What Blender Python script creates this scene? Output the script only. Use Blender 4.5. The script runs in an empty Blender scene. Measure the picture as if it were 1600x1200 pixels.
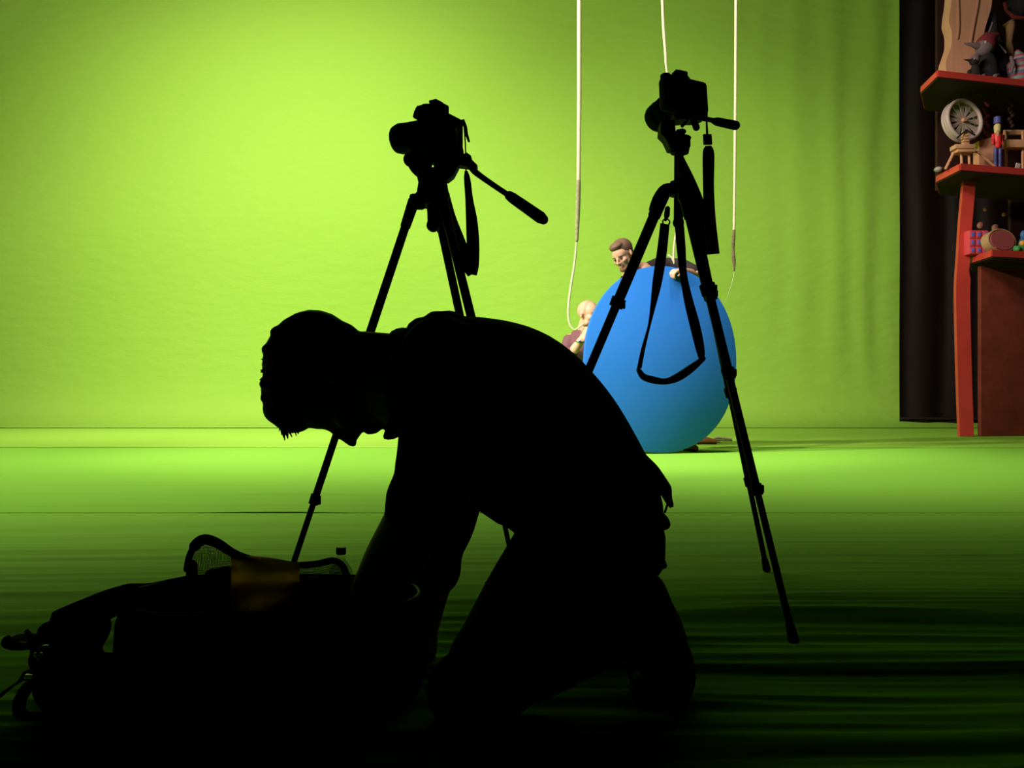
import bpy, bmesh, math, random
from mathutils import Vector, Matrix, noise
random.seed(7)
R = math.radians
scene = bpy.context.scene
C = scene.collection

# ------------------------------------------------------------------ camera, world, lights, exposure
F, HZ, H = 1300.0, 615.0, 0.47          # focal length in pixels, horizon row, eye height
cam = bpy.data.cameras.new('camera'); cam.sensor_width = 36; cam.lens = 36*F/1600
cam.shift_y = (HZ-600)/1600; cam.clip_start = 0.02
co = bpy.data.objects.new('camera', cam); C.objects.link(co)
co.location = (0, 0, H); co.rotation_euler = (R(90), 0, 0); scene.camera = co
w = bpy.data.worlds.new('world'); scene.world = w; w.use_nodes = True
w.node_tree.nodes['Background'].inputs[0].default_value = (0, 0, 0, 1)
w.node_tree.nodes['Background'].inputs[1].default_value = 0
vs = scene.view_settings
vs.view_transform = 'Standard'; vs.look = 'None'; vs.gamma = 1; vs.use_curve_mapping = False; vs.exposure = 0

def aim(o, loc, tgt):
    o.location = loc
    o.rotation_euler = (Vector(tgt)-Vector(loc)).to_track_quat('-Z', 'Y').to_euler()
def spot(name, loc, tgt, power, angle, blend=1.0, size=0.3, col=(1, .93, .80)):
    l = bpy.data.lights.new(name, 'SPOT'); l.energy = power; l.spot_size = R(angle); l.spot_blend = blend
    l.shadow_soft_size = size; l.color = col
    o = bpy.data.objects.new(name, l); C.objects.link(o); aim(o, loc, tgt); return o
def area(name, loc, tgt, power, sx, sy, col=(1, .93, .80), spread=180):
    l = bpy.data.lights.new(name, 'AREA'); l.shape = 'RECTANGLE'; l.size = sx; l.size_y = sy; l.energy = power
    l.color = col; l.spread = R(spread)
    o = bpy.data.objects.new(name, l); C.objects.link(o); aim(o, loc, tgt); return o
area('stage_bank', (-2.6, 4.0, 6.0), (-2.5, 12.5, 2.85), 640, 6.0, .4)
spot('backdrop_spot', (-3.0, 5.0, 6.2), (-3.2, 12.5, 1.9), 3150, 82, 1.0, .4)
spot('backdrop_spot_two', (2.2, 5.4, 6.2), (2.4, 12.5, 2.2), 900, 62, 1.0, .4)
spot('floor_spot', (1.6, 5.4, 6.0), (1.9, 5.6, 0), 700, 56, 1.0, .3)
spot('floor_spot_two', (-2.6, 5.5, 6.0), (-2.9, 4.3, 0), 680, 60, 1.0, .3)
spot('key_spot', (-6.2, 3.7, 4.6), (1.9, 8.4, 0.7), 3300, 62, 1.0, .25)
spot('far_floor_spot', (-3.2, 8.2, 6.4), (-3.6, 9.4, 0), 850, 84, 1.0, .4)
spot('board_spot', (-3.6, 2.4, 4.9), (1.15, 6.5, .0), 1900, 26, .8, .2)
spot('set_spot', (-1.0, 5.0, 5.2), (5.3, 9.2, 2.8), 750, 26, 1.0, .2, (1, .78, .6))

# ------------------------------------------------------------------ helpers
def P(px, py, D): return Vector(((px-800)/F*D, D, H+(HZ-py)/F*D))
def M(n, D): return n*D/F                       # pixels at depth D to metres

MATS = {}
def mat(name, col, rough=.8, metal=0.0, spec=.3, bump=None, var=None, trans=0.0, sheen=0.0, coat=0.0):
    m = bpy.data.materials.new(name); m.use_nodes = True
    nt = m.node_tree; b = nt.nodes['Principled BSDF']
    b.inputs['Base Color'].default_value = (*col, 1); b.inputs['Roughness'].default_value = rough
    b.inputs['Metallic'].default_value = metal; b.inputs['Specular IOR Level'].default_value = spec
    b.inputs['Transmission Weight'].default_value = trans; b.inputs['Sheen Weight'].default_value = sheen
    b.inputs['Coat Weight'].default_value = coat
    tc = nt.nodes.new('ShaderNodeTexCoord')
    if var:                                     # (scale, amount, stretch)
        mp = nt.nodes.new('ShaderNodeMapping'); mp.inputs['Scale'].default_value = var[2] if len(var) > 2 else (1, 1, 1)
        n = nt.nodes.new('ShaderNodeTexNoise'); n.inputs['Scale'].default_value = var[0]; n.inputs['Detail'].default_value = 5
        mx = nt.nodes.new('ShaderNodeMixRGB'); mx.blend_type = 'MIX'
        mx.inputs[1].default_value = (*[max(0, c*(1-var[1])) for c in col], 1)
        mx.inputs[2].default_value = (*[min(1, c*(1+var[1])) for c in col], 1)
        nt.links.new(tc.outputs['Object'], mp.inputs[0]); nt.links.new(mp.outputs[0], n.inputs['Vector'])
        nt.links.new(n.outputs['Fac'], mx.inputs[0]); nt.links.new(mx.outputs[0], b.inputs['Base Color'])
    if bump:                                    # (scale, strength, distance, stretch)
        mp = nt.nodes.new('ShaderNodeMapping'); mp.inputs['Scale'].default_value = bump[3] if len(bump) > 3 else (1, 1, 1)
        n = nt.nodes.new('ShaderNodeTexNoise'); n.inputs['Scale'].default_value = bump[0]; n.inputs['Detail'].default_value = 6
        bp = nt.nodes.new('ShaderNodeBump'); bp.inputs['Strength'].default_value = bump[1]; bp.inputs['Distance'].default_value = bump[2]
        nt.links.new(tc.outputs['Object'], mp.inputs[0]); nt.links.new(mp.outputs[0], n.inputs['Vector'])
        nt.links.new(n.outputs['Fac'], bp.inputs['Height']); nt.links.new(bp.outputs[0], b.inputs['Normal'])
    MATS[name] = m
    return m
def m_(n): return MATS[n]

def frame(x, zref, origin):
    """matrix whose X runs along x and whose Z is zref made square to it"""
    X = Vector(x).normalized(); Z = Vector(zref); Z = (Z-X*Z.dot(X)).normalized(); Y = Z.cross(X)
    m = Matrix((X, Y, Z)).transposed().to_4x4(); m.translation = Vector(origin); return m

def catmull(rows, n=6):
    rows = [tuple(r) for r in rows]; k = len(rows[0]); out = []
    for i in range(len(rows)-1):
        p0 = rows[max(i-1, 0)]; p1 = rows[i]; p2 = rows[i+1]; p3 = rows[min(i+2, len(rows)-1)]
        for s in range(n):
            t = s/n
            out.append(tuple(.5*((2*p1[j])+(-p0[j]+p2[j])*t+(2*p0[j]-5*p1[j]+4*p2[j]-p3[j])*t*t+(-p0[j]+3*p1[j]-3*p2[j]+p3[j])*t**3) for j in range(k)))
    out.append(rows[-1]); return out

def tube(bm, pts, rad, seg=12, ref=(0, 1, 0), caps=True, flatcap=False):
    pts = [Vector(p) for p in pts]; n = len(pts)
    if not isinstance(rad, (list, tuple)): rad = [rad]*n
    rad = [(r, r) if not isinstance(r, (list, tuple)) else r for r in rad]
    rings = []; ref = Vector(ref); pv = None
    def ring(c, u, v, ru, rv): return [bm.verts.new(c+u*(ru*math.cos(2*math.pi*i/seg))+v*(rv*math.sin(2*math.pi*i/seg))) for i in range(seg)]
    fr = []
    for i in range(n):
        t = (pts[min(i+1, n-1)]-pts[max(i-1, 0)])
        t = t.normalized() if t.length > 1e-9 else Vector((0, 0, 1))
        v = ref-t*ref.dot(t)
        if v.length < .15:
            v = (pv if pv is not None else Vector((1, 0, .3))); v = v-t*v.dot(t)
        v.normalize(); pv = v; fr.append((t, v.cross(t), v))
    if caps and not flatcap:
        t, u, v = fr[0]; ru, rv = rad[0]; k = (ru+rv)/2
        for a in (75, 50, 25): rings.append(ring(pts[0]-t*(k*math.sin(R(a))), u, v, ru*math.cos(R(a)), rv*math.cos(R(a))))
    for i in range(n): rings.append(ring(pts[i], fr[i][1], fr[i][2], *rad[i]))
    if caps and not flatcap:
        t, u, v = fr[-1]; ru, rv = rad[-1]; k = (ru+rv)/2
        for a in (25, 50, 75): rings.append(ring(pts[-1]+t*(k*math.sin(R(a))), u, v, ru*math.cos(R(a)), rv*math.cos(R(a))))
    for a, b in zip(rings, rings[1:]):
        for i in range(seg): bm.faces.new((a[i], a[(i+1) % seg], b[(i+1) % seg], b[i]))
    if caps:
        bm.faces.new(rings[0][::-1]); bm.faces.new(rings[-1])

def cyl(bm, a, b, r0, r1=None, seg=20): tube(bm, [a, b], [r0, r0 if r1 is None else r1], seg, flatcap=True)

def ell(bm, c, r, rot=None, seg=16, mx=None):
    g = bmesh.ops.create_uvsphere(bm, u_segments=seg, v_segments=max(6, seg*2//3), radius=1)
    m = Matrix.Translation(Vector(c)) @ (rot.to_4x4() if rot is not None else Matrix()) @ Matrix.Diagonal((*r, 1))
    if mx is not None: m = mx @ m
    bmesh.ops.transform(bm, matrix=m, verts=g['verts'])

def box(bm, c, s, rot=None, bevel=0.0, mx=None, bseg=2):
    g = bmesh.ops.create_cube(bm, size=1); vs_ = g['verts']
    m = Matrix.Translation(Vector(c)) @ (rot.to_4x4() if rot is not None else Matrix()) @ Matrix.Diagonal((*s, 1))
    if mx is not None: m = mx @ m
    bmesh.ops.transform(bm, matrix=m, verts=vs_)
    if bevel:
        es = list({e for v in vs_ for e in v.link_edges})
        bmesh.ops.bevel(bm, geom=es, offset=bevel, segments=bseg, affect='EDGES', profile=.5)

def prism(bm, pts, off):
    """closed outline pts (3-D) thickened by vector off"""
    off = Vector(off); a = [bm.verts.new(Vector(p)) for p in pts]; b = [bm.verts.new(Vector(p)+off) for p in pts]; n = len(a)
    bm.faces.new(a); bm.faces.new(b[::-1])
    for i in range(n): bm.faces.new((a[i], b[i], b[(i+1) % n], a[(i+1) % n]))

def ribbon(bm, pts, width, wdir, thick=.002):
    """strap with a rectangular section along pts; width and wdir may be lists"""
    pts = [Vector(p) for p in pts]; n = len(pts)
    if not isinstance(width, (list, tuple)): width = [width]*n
    if not isinstance(wdir, list): wdir = [wdir]*n
    rs = []
    for i in range(n):
        t = (pts[min(i+1, n-1)]-pts[max(i-1, 0)]).normalized(); wv = Vector(wdir[i]); wv = (wv-t*wv.dot(t)).normalized(); nv = t.cross(wv)
        a, b = wv*width[i]/2, nv*thick/2
        rs.append([bm.verts.new(pts[i]+q) for q in (a+b, -a+b, -a-b, a-b)])
    for a, b in zip(rs, rs[1:]):
        for i in range(4): bm.faces.new((a[i], a[(i+1) % 4], b[(i+1) % 4], b[i]))
    bm.faces.new(rs[0][::-1]); bm.faces.new(rs[-1])

def torus(bm, c, r, t, mx, seg=32, s2=8, a0=0, a1=360):
    full = abs(a1-a0) >= 360; n = seg if full else seg+1; rs = []
    for i in range(n):
        a = R(a0+(a1-a0)*i/seg); d = Vector((math.cos(a), math.sin(a), 0))
        rs.append([bm.verts.new(mx @ (Vector(c)+d*(r+t*math.cos(2*math.pi*j/s2))+Vector((0, 0, t*math.sin(2*math.pi*j/s2))))) for j in range(s2)])
    for i in range(n if full else n-1):
        a, b = rs[i], rs[(i+1) % n]
        for j in range(s2): bm.faces.new((a[j], b[j], b[(j+1) % s2], a[(j+1) % s2]))
    if not full: bm.faces.new(rs[0]); bm.faces.new(rs[-1][::-1])

def root_loc(o):
    v = Vector((0, 0, 0))
    while o is not None: v += o.location; o = o.parent
    return v
def obj(name, bm, material, parent=None, smooth=True, sharp=40, voxel=None, relax=6, loc=None):
    bmesh.ops.recalc_face_normals(bm, faces=bm.faces[:])
    me = bpy.data.meshes.new(name); bm.to_mesh(me); bm.free()
    if voxel:
        t = bpy.data.objects.new('tmp', me); C.objects.link(t)
        md = t.modifiers.new('r', 'REMESH'); md.mode = 'VOXEL'; md.voxel_size = voxel
        sm = t.modifiers.new('s', 'SMOOTH'); sm.factor = .5; sm.iterations = relax
        dg = bpy.context.evaluated_depsgraph_get(); dg.update()
        me2 = bpy.data.meshes.new_from_object(t.evaluated_get(dg)); bpy.data.objects.remove(t); bpy.data.meshes.remove(me)
        me = me2; me.name = name; sharp = None
    o = bpy.data.objects.new(name, me); C.objects.link(o)
    base = Vector(loc) if loc is not None else Vector((0, 0, 0))
    if parent is not None: base = root_loc(parent); o.parent = parent
    elif loc is not None: o.location = base
    if base.length: me.transform(Matrix.Translation(-base))
    me.materials.clear(); me.materials.append(m_(material) if isinstance(material, str) else material)
    if smooth:
        for p in me.polygons: p.use_smooth = True
        if sharp:
            b2 = bmesh.new(); b2.from_mesh(me)
            for e in b2.edges:
                if len(e.link_faces) == 2 and e.calc_face_angle(0) > R(sharp): e.smooth = False
            b2.to_mesh(me); b2.free()
    return o
def tag(o, label, cat, group=None):
    o['label'] = label; o['category'] = cat
    if group: o['group'] = group
    return o
def thing(name, loc, label, cat, group=None):
    o = bpy.data.objects.new(name, None); C.objects.link(o); o.location = loc; o.empty_display_size = .05
    return tag(o, label, cat, group)
def struct(name, bm, material, **k):
    o = obj(name, bm, material, **k); o['kind'] = 'structure'; return o
B = bmesh.new

# ------------------------------------------------------------------ materials
GREEN = (.20, .50, .030)
mat('green_backdrop', (.280, .50, .060), .95, spec=.05, bump=(3.0, .6, .035, (1, 1, 2.4)), sheen=.0)
mat('green_stage_cloth', (.220, .50, .050), .95, spec=.05, bump=(30, .15, .004, (.15, 1, 1)))
mat('green_far_cloth', (.27, .50, .055), .95, spec=.05, bump=(8, .15, .01, (.2, 1, 1)))
mat('black_curtain', (.017, .008, .007), .6, spec=.2, var=(3, .35))
mat('orange_paint', (.52, .045, .034), .45, spec=.4, var=(6, .15))
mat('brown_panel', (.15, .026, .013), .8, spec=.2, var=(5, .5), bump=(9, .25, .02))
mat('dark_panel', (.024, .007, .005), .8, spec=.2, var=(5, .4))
mat('blue_board', (.022, .150, .54), .75, spec=.05, bump=(60, .05, .002))
mat('blue_rim', (.22, .45, .85), .5)
mat('black_plastic', (.006, .006, .006), .7, spec=.1)
mat('black_rubber', (.010, .010, .010), .8, spec=.2)
mat('black_metal', (.007, .007, .007), .6, spec=.15)
mat('black_webbing', (.010, .010, .010), .9, spec=.1, bump=(300, .3, .001))
mat('glass_lens', (.01, .012, .015), .08, spec=.5, coat=.5)
mat('screen_glass', (.008, .008, .010), .15)
mat('shirt_black', (.012, .012, .010), .95, spec=.05, bump=(14, .5, .012))
mat('trousers_black', (.009, .009, .010), .95, spec=.05, bump=(16, .4, .01))
mat('shoe_black', (.010, .010, .010), .7, spec=.2)
mat('hair_black', (.007, .006, .005), .7, spec=.2)
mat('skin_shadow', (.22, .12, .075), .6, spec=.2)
mat('skin', (.66, .36, .24), .5, spec=.3, var=(18, .08))
mat('hair_brown', (.16, .085, .055), .6, bump=(120, .4, .004))
mat('beard', (.22, .10, .06), .8)
mat('lips', (.45, .14, .11), .5)
mat('eye', (.05, .03, .025), .2)
mat('tee_black', (.030, .022, .022), .9, bump=(12, .4, .01))
mat('shirt_maroon', (.155, .065, .075), .9, bump=(12, .4, .01))
mat('denim', (.03, .03, .04), .9)
mat('shoe_brown', (.26, .085, .035), .55)
mat('leather_brown', (.42, .14, .05), .5)
mat('steel', (.6, .6, .6), .25, metal=1)
mat('rope_cream', (.72, .62, .42), .9, bump=(120, .6, .006))
mat('rope_tape', (.17, .12, .07), .85, var=(60, .7))
mat('rope_end_tape', (.30, .28, .15), .85, var=(40, .5))
mat('line_clear', (.75, .80, .50), .25, spec=.5, trans=.35)
mat('bag_black', (.003, .003, .003), 1.0, spec=0, bump=(60, .3, .003))
mat('bag_lining', (.020, .018, .018), .9)
mat('piping_grey', (.11, .10, .10), .6)
mat('ochre_cloth', (.62, .30, .035), .85, bump=(12, .6, .012), var=(10, .2))
mat('cap_brown', (.10, .035, .02), .5)
mat('wood_pale', (.46, .22, .13), .6, var=(9, .18, (3, 3, .4)))
mat('wood_light', (.46, .23, .13), .6, var=(14, .2, (.5, 3, 3)))
mat('wood_groove', (.30, .13, .08), .7)
mat('plush_black', (.012, .008, .010), .9, bump=(40, .5, .01))
mat('felt_red', (.13, .012, .015), .9)
mat('felt_grey', (.13, .085, .10), .9)
mat('wheel_white', (.36, .27, .25), .45)
mat('paint_red', (.62, .03, .03), .45)
mat('paint_blue', (.06, .06, .24), .5)
mat('paint_face', (.48, .38, .17), .6)
mat('drum_skin', (.36, .075, .085), .6, var=(10, .15))
mat('drum_rim', (.38, .22, .11), .6)
mat('toy_green', (.05, .25, .06), .5)
mat('toy_blue', (.03, .12, .30), .5)
mat('toy_yellow', (.60, .28, .03), .5)
mat('block_red', (.55, .05, .07), .45)
mat('block_blue', (.10, .12, .48), .5)
mat('stone_grey', (.30, .25, .23), .7)
mat('pink_ball', (.42, .14, .12), .5)

def stripes(name, cols, scale):
    m = bpy.data.materials.new(name); m.use_nodes = True; nt = m.node_tree; b = nt.nodes['Principled BSDF']; b.inputs['Roughness'].default_value = .8
    tc = nt.nodes.new('ShaderNodeTexCoord'); sx = nt.nodes.new('ShaderNodeSeparateXYZ'); mu = nt.nodes.new('ShaderNodeMath'); mu.operation = 'MULTIPLY'; mu.inputs[1].default_value = scale
    fr = nt.nodes.new('ShaderNodeMath'); fr.operation = 'FRACT'; rp = nt.nodes.new('ShaderNodeValToRGB'); rp.color_ramp.interpolation = 'CONSTANT'
    nt.links.new(tc.outputs['Object'], sx.inputs[0]); nt.links.new(sx.outputs[2], mu.inputs[0]); nt.links.new(mu.outputs[0], fr.inputs[0]); nt.links.new(fr.outputs[0], rp.inputs[0]); nt.links.new(rp.outputs[0], b.inputs['Base Color'])
    el = rp.color_ramp.elements; el[0].color = (*cols[0], 1); el[1].position = 1/len(cols); el[1].color = (*cols[1], 1)
    for i, c in enumerate(cols[2:]): e = el.new((i+2)/len(cols)); e.color = (*c, 1)
    MATS[name] = m
stripes('sack_stripes', [(.25, .22, .24), (.32, .05, .07), (.12, .22, .20), (.30, .05, .07), (.08, .10, .18)], 7)

def netting(name, col, scale, fill):
    m = bpy.data.materials.new(name); m.use_nodes = True; nt = m.node_tree; b = nt.nodes['Principled BSDF']; b.inputs['Base Color'].default_value = (*col, 1); b.inputs['Roughness'].default_value = .8
    out = nt.nodes['Material Output']; tr = nt.nodes.new('ShaderNodeBsdfTransparent'); mx = nt.nodes.new('ShaderNodeMixShader'); tc = nt.nodes.new('ShaderNodeTexCoord')
    facs = []
    for ax in ('X', 'Z'):
        wv = nt.nodes.new('ShaderNodeTexWave'); wv.bands_direction = ax; wv.inputs['Scale'].default_value = scale
        gt = nt.nodes.new('ShaderNodeMath'); gt.operation = 'GREATER_THAN'; gt.inputs[1].default_value = 1-fill
        nt.links.new(tc.outputs['Object'], wv.inputs['Vector']); nt.links.new(wv.outputs['Fac'], gt.inputs[0]); facs.append(gt)
    mxm = nt.nodes.new('ShaderNodeMath'); mxm.operation = 'MAXIMUM'
    nt.links.new(facs[0].outputs[0], mxm.inputs[0]); nt.links.new(facs[1].outputs[0], mxm.inputs[1])
    nt.links.new(mxm.outputs[0], mx.inputs[0]); nt.links.new(tr.outputs[0], mx.inputs[1]); nt.links.new(b.outputs[0], mx.inputs[2]); nt.links.new(mx.outputs[0], out.inputs[0])
    MATS[name] = m
netting('bag_net', (.02, .03, .02), 130, .45)
def translucent(name, col, k):
    m = m_(name); nt = m.node_tree; b = nt.nodes['Principled BSDF']; t = nt.nodes.new('ShaderNodeBsdfTranslucent'); t.inputs[0].default_value = (*col, 1)
    mx = nt.nodes.new('ShaderNodeMixShader'); mx.inputs[0].default_value = k
    nt.links.new(b.outputs[0], mx.inputs[1]); nt.links.new(t.outputs[0], mx.inputs[2]); nt.links.new(mx.outputs[0], nt.nodes['Material Output'].inputs[0])
translucent('ochre_cloth', (.75, .30, .02), .7)

m = mat('bottle_plastic', (.95, .97, .95), .05, spec=.5, trans=1.0)
m.node_tree.nodes['Principled BSDF'].inputs['IOR'].default_value = 1.12

# ------------------------------------------------------------------ floor of stage cloths and the green backdrop
def nz(x, y, z=0.0): return noise.noise(Vector((x, y, z)))
def wrinkle(x, y):
    """creases running across the stage, finer and flatter farther away"""
    yy = y - .055*x + .11*nz(x*.8, y*1.6, 3) + .028*nz(x*2.4, y*3, 13)
    near = max(0, min(1, (3.3-y)/1.6)); h = 0
    for k, (fq, amp, seed) in enumerate(((7, .0065, 1), (15, .0034, 5), (31, .0015, 9))):
        n = nz(x*.5*(1+.5*k), yy*fq, seed)
        h += amp*(1-abs(n)*2.0)*(.55+.75*max(0, nz(x*.5, y*2.1, seed+20)+.45))
    mid = .0009*(nz(x*.4, yy*22, 40))
    return h*(.08+.92*near)*1.9 + mid
def sheet(name, y0, y1, rows, z0, x0=-9.5, x1=9.5, cols=90, mt='green_stage_cloth', fn=None, lip=.006):
    bm = B(); grid = []
    for r_ in range(rows+1):
        y = y0*(y1/y0)**(r_/rows) if y0 > 0 else y0+(y1-y0)*r_/rows
        grid.append([bm.verts.new((x0+(x1-x0)*c/cols, y, z0+(fn(x0+(x1-x0)*c/cols, y) if fn else 0))) for c in range(cols+1)])
    for a, b in zip(grid, grid[1:]):
        for c in range(cols): bm.faces.new((a[c], a[c+1], b[c+1], b[c]))
    fr = [bm.verts.new(v.co-Vector((0, 0, lip))) for v in grid[0]]
    for c in range(cols): bm.faces.new((fr[c], fr[c+1], grid[0][c+1], grid[0][c]))
    return bm
bm = sheet('floor', .55, 3.34, 620, -.0045, -4.5, 4.5, 90, fn=lambda x, y: wrinkle(x, y)*(1-max(0, (y-3.2)/.14)))
floor = struct('floor', bm, 'green_stage_cloth', sharp=60)
def midfn(x, y):
    yy = y-.02*x+.05*nz(x*.6, y, 6); left = max(0, min(1, (2.2-x)/2.5))
    rd = lambda fq, sd, w: max(0, w-abs(nz(x*.28, yy*fq, sd)))/w
    return (.0050*rd(2.6, 2, .10)+.0035*rd(5.5, 9, .12))*(.25+.75*left)*min(1, (7.2-y)/.15)+.0012*nz(x*.3, y*21, 7)+.001
floor2 = struct('floor_middle', sheet('floor_middle', 3.30, 7.25, 260, -.003, fn=midfn, lip=.0022), 'green_stage_cloth', sharp=60)
def farfn(x, y):
    k = max(0, min(1, (x-1.8)/2.0))
    return .004*nz(x*.3, y*2.0, 4)+.008*k*math.exp(-((y-7.5)/.25)**2)
floor3 = struct('floor_far', sheet('floor_far', 7.20, 12.6, 70, .004, -11, 11, 80, fn=farfn, lip=.012), 'green_far_cloth', sharp=60)
bm = B(); box(bm, (0, 5, -.09), (24, 19, .1)); struct('floor_base', bm, 'black_rubber')
# hung backdrop: sweeps up from the floor; soft vertical folds at its right
bm = B(); grid = []
prof = [(11.2, .012), (11.8, .02), (12.15, .06), (12.40, .17), (12.55, .34), (12.62, .60)]+[(12.64+.03*math.sin(i*.5), .60+i*.25) for i in range(1, 34)]
prof = catmull(prof, 2)
for (y, z) in prof:
    row = []
    for c in range(221):
        x = -11.0+c*.09
        k = max(0, min(1, (x-3.4)/2.0))*min(1, max(0, (z-.3)/1.2))
        dy = k*.018*math.sin(x*12+2.5*nz(x*2, z*.25))+.03*nz(x*.5, z*.5, 8)+(.012*nz(x*.7, z*4, 11)*max(0, 1-z/3.0))*min(1, z*3)
        row.append(bm.verts.new((x, y-dy, z)))
    grid.append(row)
for a, b in zip(grid, grid[1:]):
    for c in range(220): bm.faces.new((a[c], a[c+1], b[c+1], b[c]))
struct('wall_back', bm, 'green_backdrop', sharp=80)

# ------------------------------------------------------------------ head, hand and body builders
def head_shapes(bm, mx, ears=True):
    e = lambda c, r, rot=None: ell(bm, c, r, rot, 18, mx)
    e((-.012, 0, .036), (.100, .077, .086)); e((.030, 0, .030), (.068, .068, .070))
    e((.034, 0, -.022), (.060, .062, .086)); e((.044, 0, -.082), (.046, .046, .032)); e((.080, 0, -.100), (.020, .022, .016))
    e((.074, 0, .022), (.022, .052, .014))
    for s in (-1, 1):
        e((.066, s*.042, -.024), (.026, .022, .022)); e((.02, s*.050, -.07), (.04, .018, .026))
        if ears: e((-.006, s*.078, -.008), (.019, .009, .032), Matrix.Rotation(R(-12), 3, 'Y') @ Matrix.Rotation(R(18*s), 3, 'Z'))
        e((.104, s*.010, -.036), (.010, .009, .008))
    tube(bm, [mx @ Vector(p) for p in ((.088, 0, .016), (.106, 0, -.010), (.121, 0, -.032))], [.009, .0095, .008], 10)
    e((.094, 0, -.060), (.011, .024, .007)); e((.091, 0, -.071), (.011, .021, .008))
def eye_set(parent, mx):
    for s in (-1, 1):
        bm = B(); ell(bm, (.088, s*.031, .000), (.010, .013, .007), None, 12, mx); obj('eye', bm, 'eye', parent)
def hand_shapes(bm, mx, curl=(25, 35, 25), side=1, spread=4, thumb=35, s=1.0):
    """X out along the fingers, Z the back of the hand, thumb on the +Y*side edge"""
    T = lambda p: mx @ (Vector(p)*s)
    for k in range(4):
        y = side*(.028-.019*k)
        tube(bm, [T((0, y*.7, 0)), T((.05, y, .002)), T((.088, y*1.05, 0))], [.014*s, .012*s, .0105*s], 10)
    ell(bm, (.045*s, 0, -.004*s), (.050*s, .040*s, .014*s), None, 14, mx)
    for k, L in enumerate((.072, .080, .075, .058)):
        y = side*(.030-.020*k); a = R(spread*(1.5-k)*side); p = Vector((.088, y, 0)); ang = 0; pts = [p.copy()]
        for j, f in enumerate((.45, .32, .23)):
            ang += R(curl[j]*(1+.08*k))
            p = p+Vector((math.cos(ang)*math.cos(a), math.sin(a), -math.sin(ang)))*(L*f); pts.append(p.copy())
        tube(bm, [T(q) for q in pts], [.0098*s, .0092*s, .0085*s, .0072*s], 10)
    a = R(thumb)
    pts = [(.012, side*.026, -.004), (.040, side*(.036+.012*math.sin(a)), -.014), (.066, side*(.038+.024*math.sin(a)), -.024), (.088, side*(.036+.022*math.sin(a)), -.032)]
    tube(bm, [T(q) for q in pts], [.015*s, .0125*s, .0105*s, .0085*s], 10)
def limb(bm, rows, seg=18, n=5):
    """rows (px, py, D, in-plane radius in px, sideways radius in m)"""
    rows = catmull([(*P(a, b, d), M(r1, d), r2) for a, b, d, r1, r2 in rows], n)
    tube(bm, [q[:3] for q in rows], [(q[3], q[4]) for q in rows], seg)

# ------------------------------------------------------------------ kneeling man in front (silhouette)
MD = 1.45
man = thing('person', (0.10, 1.40, 0), 'man kneeling in silhouette in dark shirt and trousers, bent over the open bag', 'person')
hm = frame((-.04, .04, -.998), (-.995, 0, .04), P(528, 589, MD)) @ Matrix.Scale(.955, 4)
bm = B()
head_shapes(bm, hm)
limb(bm, [(560, 588, MD, 72, .060), (610, 594, MD, 74, .066), (665, 600, MD, 80, .10)])                       # neck
limb(bm, [(660, 610, MD, 70, .14), (720, 618, MD, 96, .165), (800, 652, MD, 104, .15), (866, 720, MD, 94, .135), (920, 800, MD, 66, .125)])   # trunk core
limb(bm, [(700, 610, 1.31, 48, .05), (672, 720, 1.25, 46, .048), (653, 805, 1.23, 50, .047), (612, 880, 1.27, 46, .04), (580, 935, 1.32, 36, .030)])
limb(bm, [(735, 630, 1.60, 40, .05), (712, 740, 1.60, 38, .048), (690, 850, 1.58, 36, .044), (668, 930, 1.52, 32, .037), (660, 985, 1.48, 25, .028)])
hand_shapes(bm, frame(P(548, 1000, 1.36)-P(590, 935, 1.32), (-.85, -.2, .5), P(588, 938, 1.32)), (30, 40, 30), 1)
hand_shapes(bm, frame(P(640, 1060, 1.40)-P(660, 985, 1.48), (.6, -.75, .2), P(660, 988, 1.475)), (35, 40, 30), -1)
for a in ([(915, 815, 1.37, 72, .075), (840, 945, 1.26, 74, .075), (735, 1075, 1.20, 50, .052)], [(730, 1078, 1.20, 48, .05), (860, 1030, 1.25, 50, .05), (990, 985, 1.30, 36, .036)],
          [(935, 825, 1.55, 58, .07), (880, 910, 1.60, 54, .06), (800, 975, 1.64, 44, .05)], [(802, 978, 1.64, 40, .048), (900, 955, 1.66, 40, .045), (985, 930, 1.68, 28, .035)]): limb(bm, a)
limb(bm, [(990, 985, 1.30, 34, .036), (1022, 1000, 1.30, 32, .034), (1050, 1050, 1.29, 24, .036), (1025, 1073, 1.285, 16, .034)])
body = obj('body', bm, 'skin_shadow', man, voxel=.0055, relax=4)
# shirt
bm = B()
limb(bm, [(642, 602, MD, 82, .085), (668, 600, MD, 98, .155), (719, 611, MD, 121, .200), (786, 642, MD, 138, .195), (847, 691, MD, 132, .180), (899, 745, MD, 116, .168), (938, 795, MD, 98, .165), (954, 822, MD, 76, .155)], 28, 6)
limb(bm, [(690, 560, 1.34, 68, .07), (700, 580, 1.32, 68, .07), (690, 660, 1.27, 66, .066), (681, 715, 1.25, 62, .062), (676, 740, 1.245, 61, .062)])
limb(bm, [(668, 757, 1.24, 56, .055), (662, 782, 1.235, 60, .058), (655, 805, 1.235, 56, .055)])
limb(bm, [(742, 590, 1.60, 50, .07), (735, 650, 1.61, 50, .066), (716, 740, 1.61, 48, .062), (700, 820, 1.59, 42, .056), (690, 860, 1.575, 34, .054), (684, 892, 1.56, 36, .052), (678, 905, 1.55, 32, .048)])
for x, y, a in ((666, 510, 22), (688, 499, 8), (704, 498, 0), (655, 520, 35)):
    ell(bm, P(x, y, MD-.01), (.022, .09, .012), Matrix.Rotation(R(a), 3, 'Y'))
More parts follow.
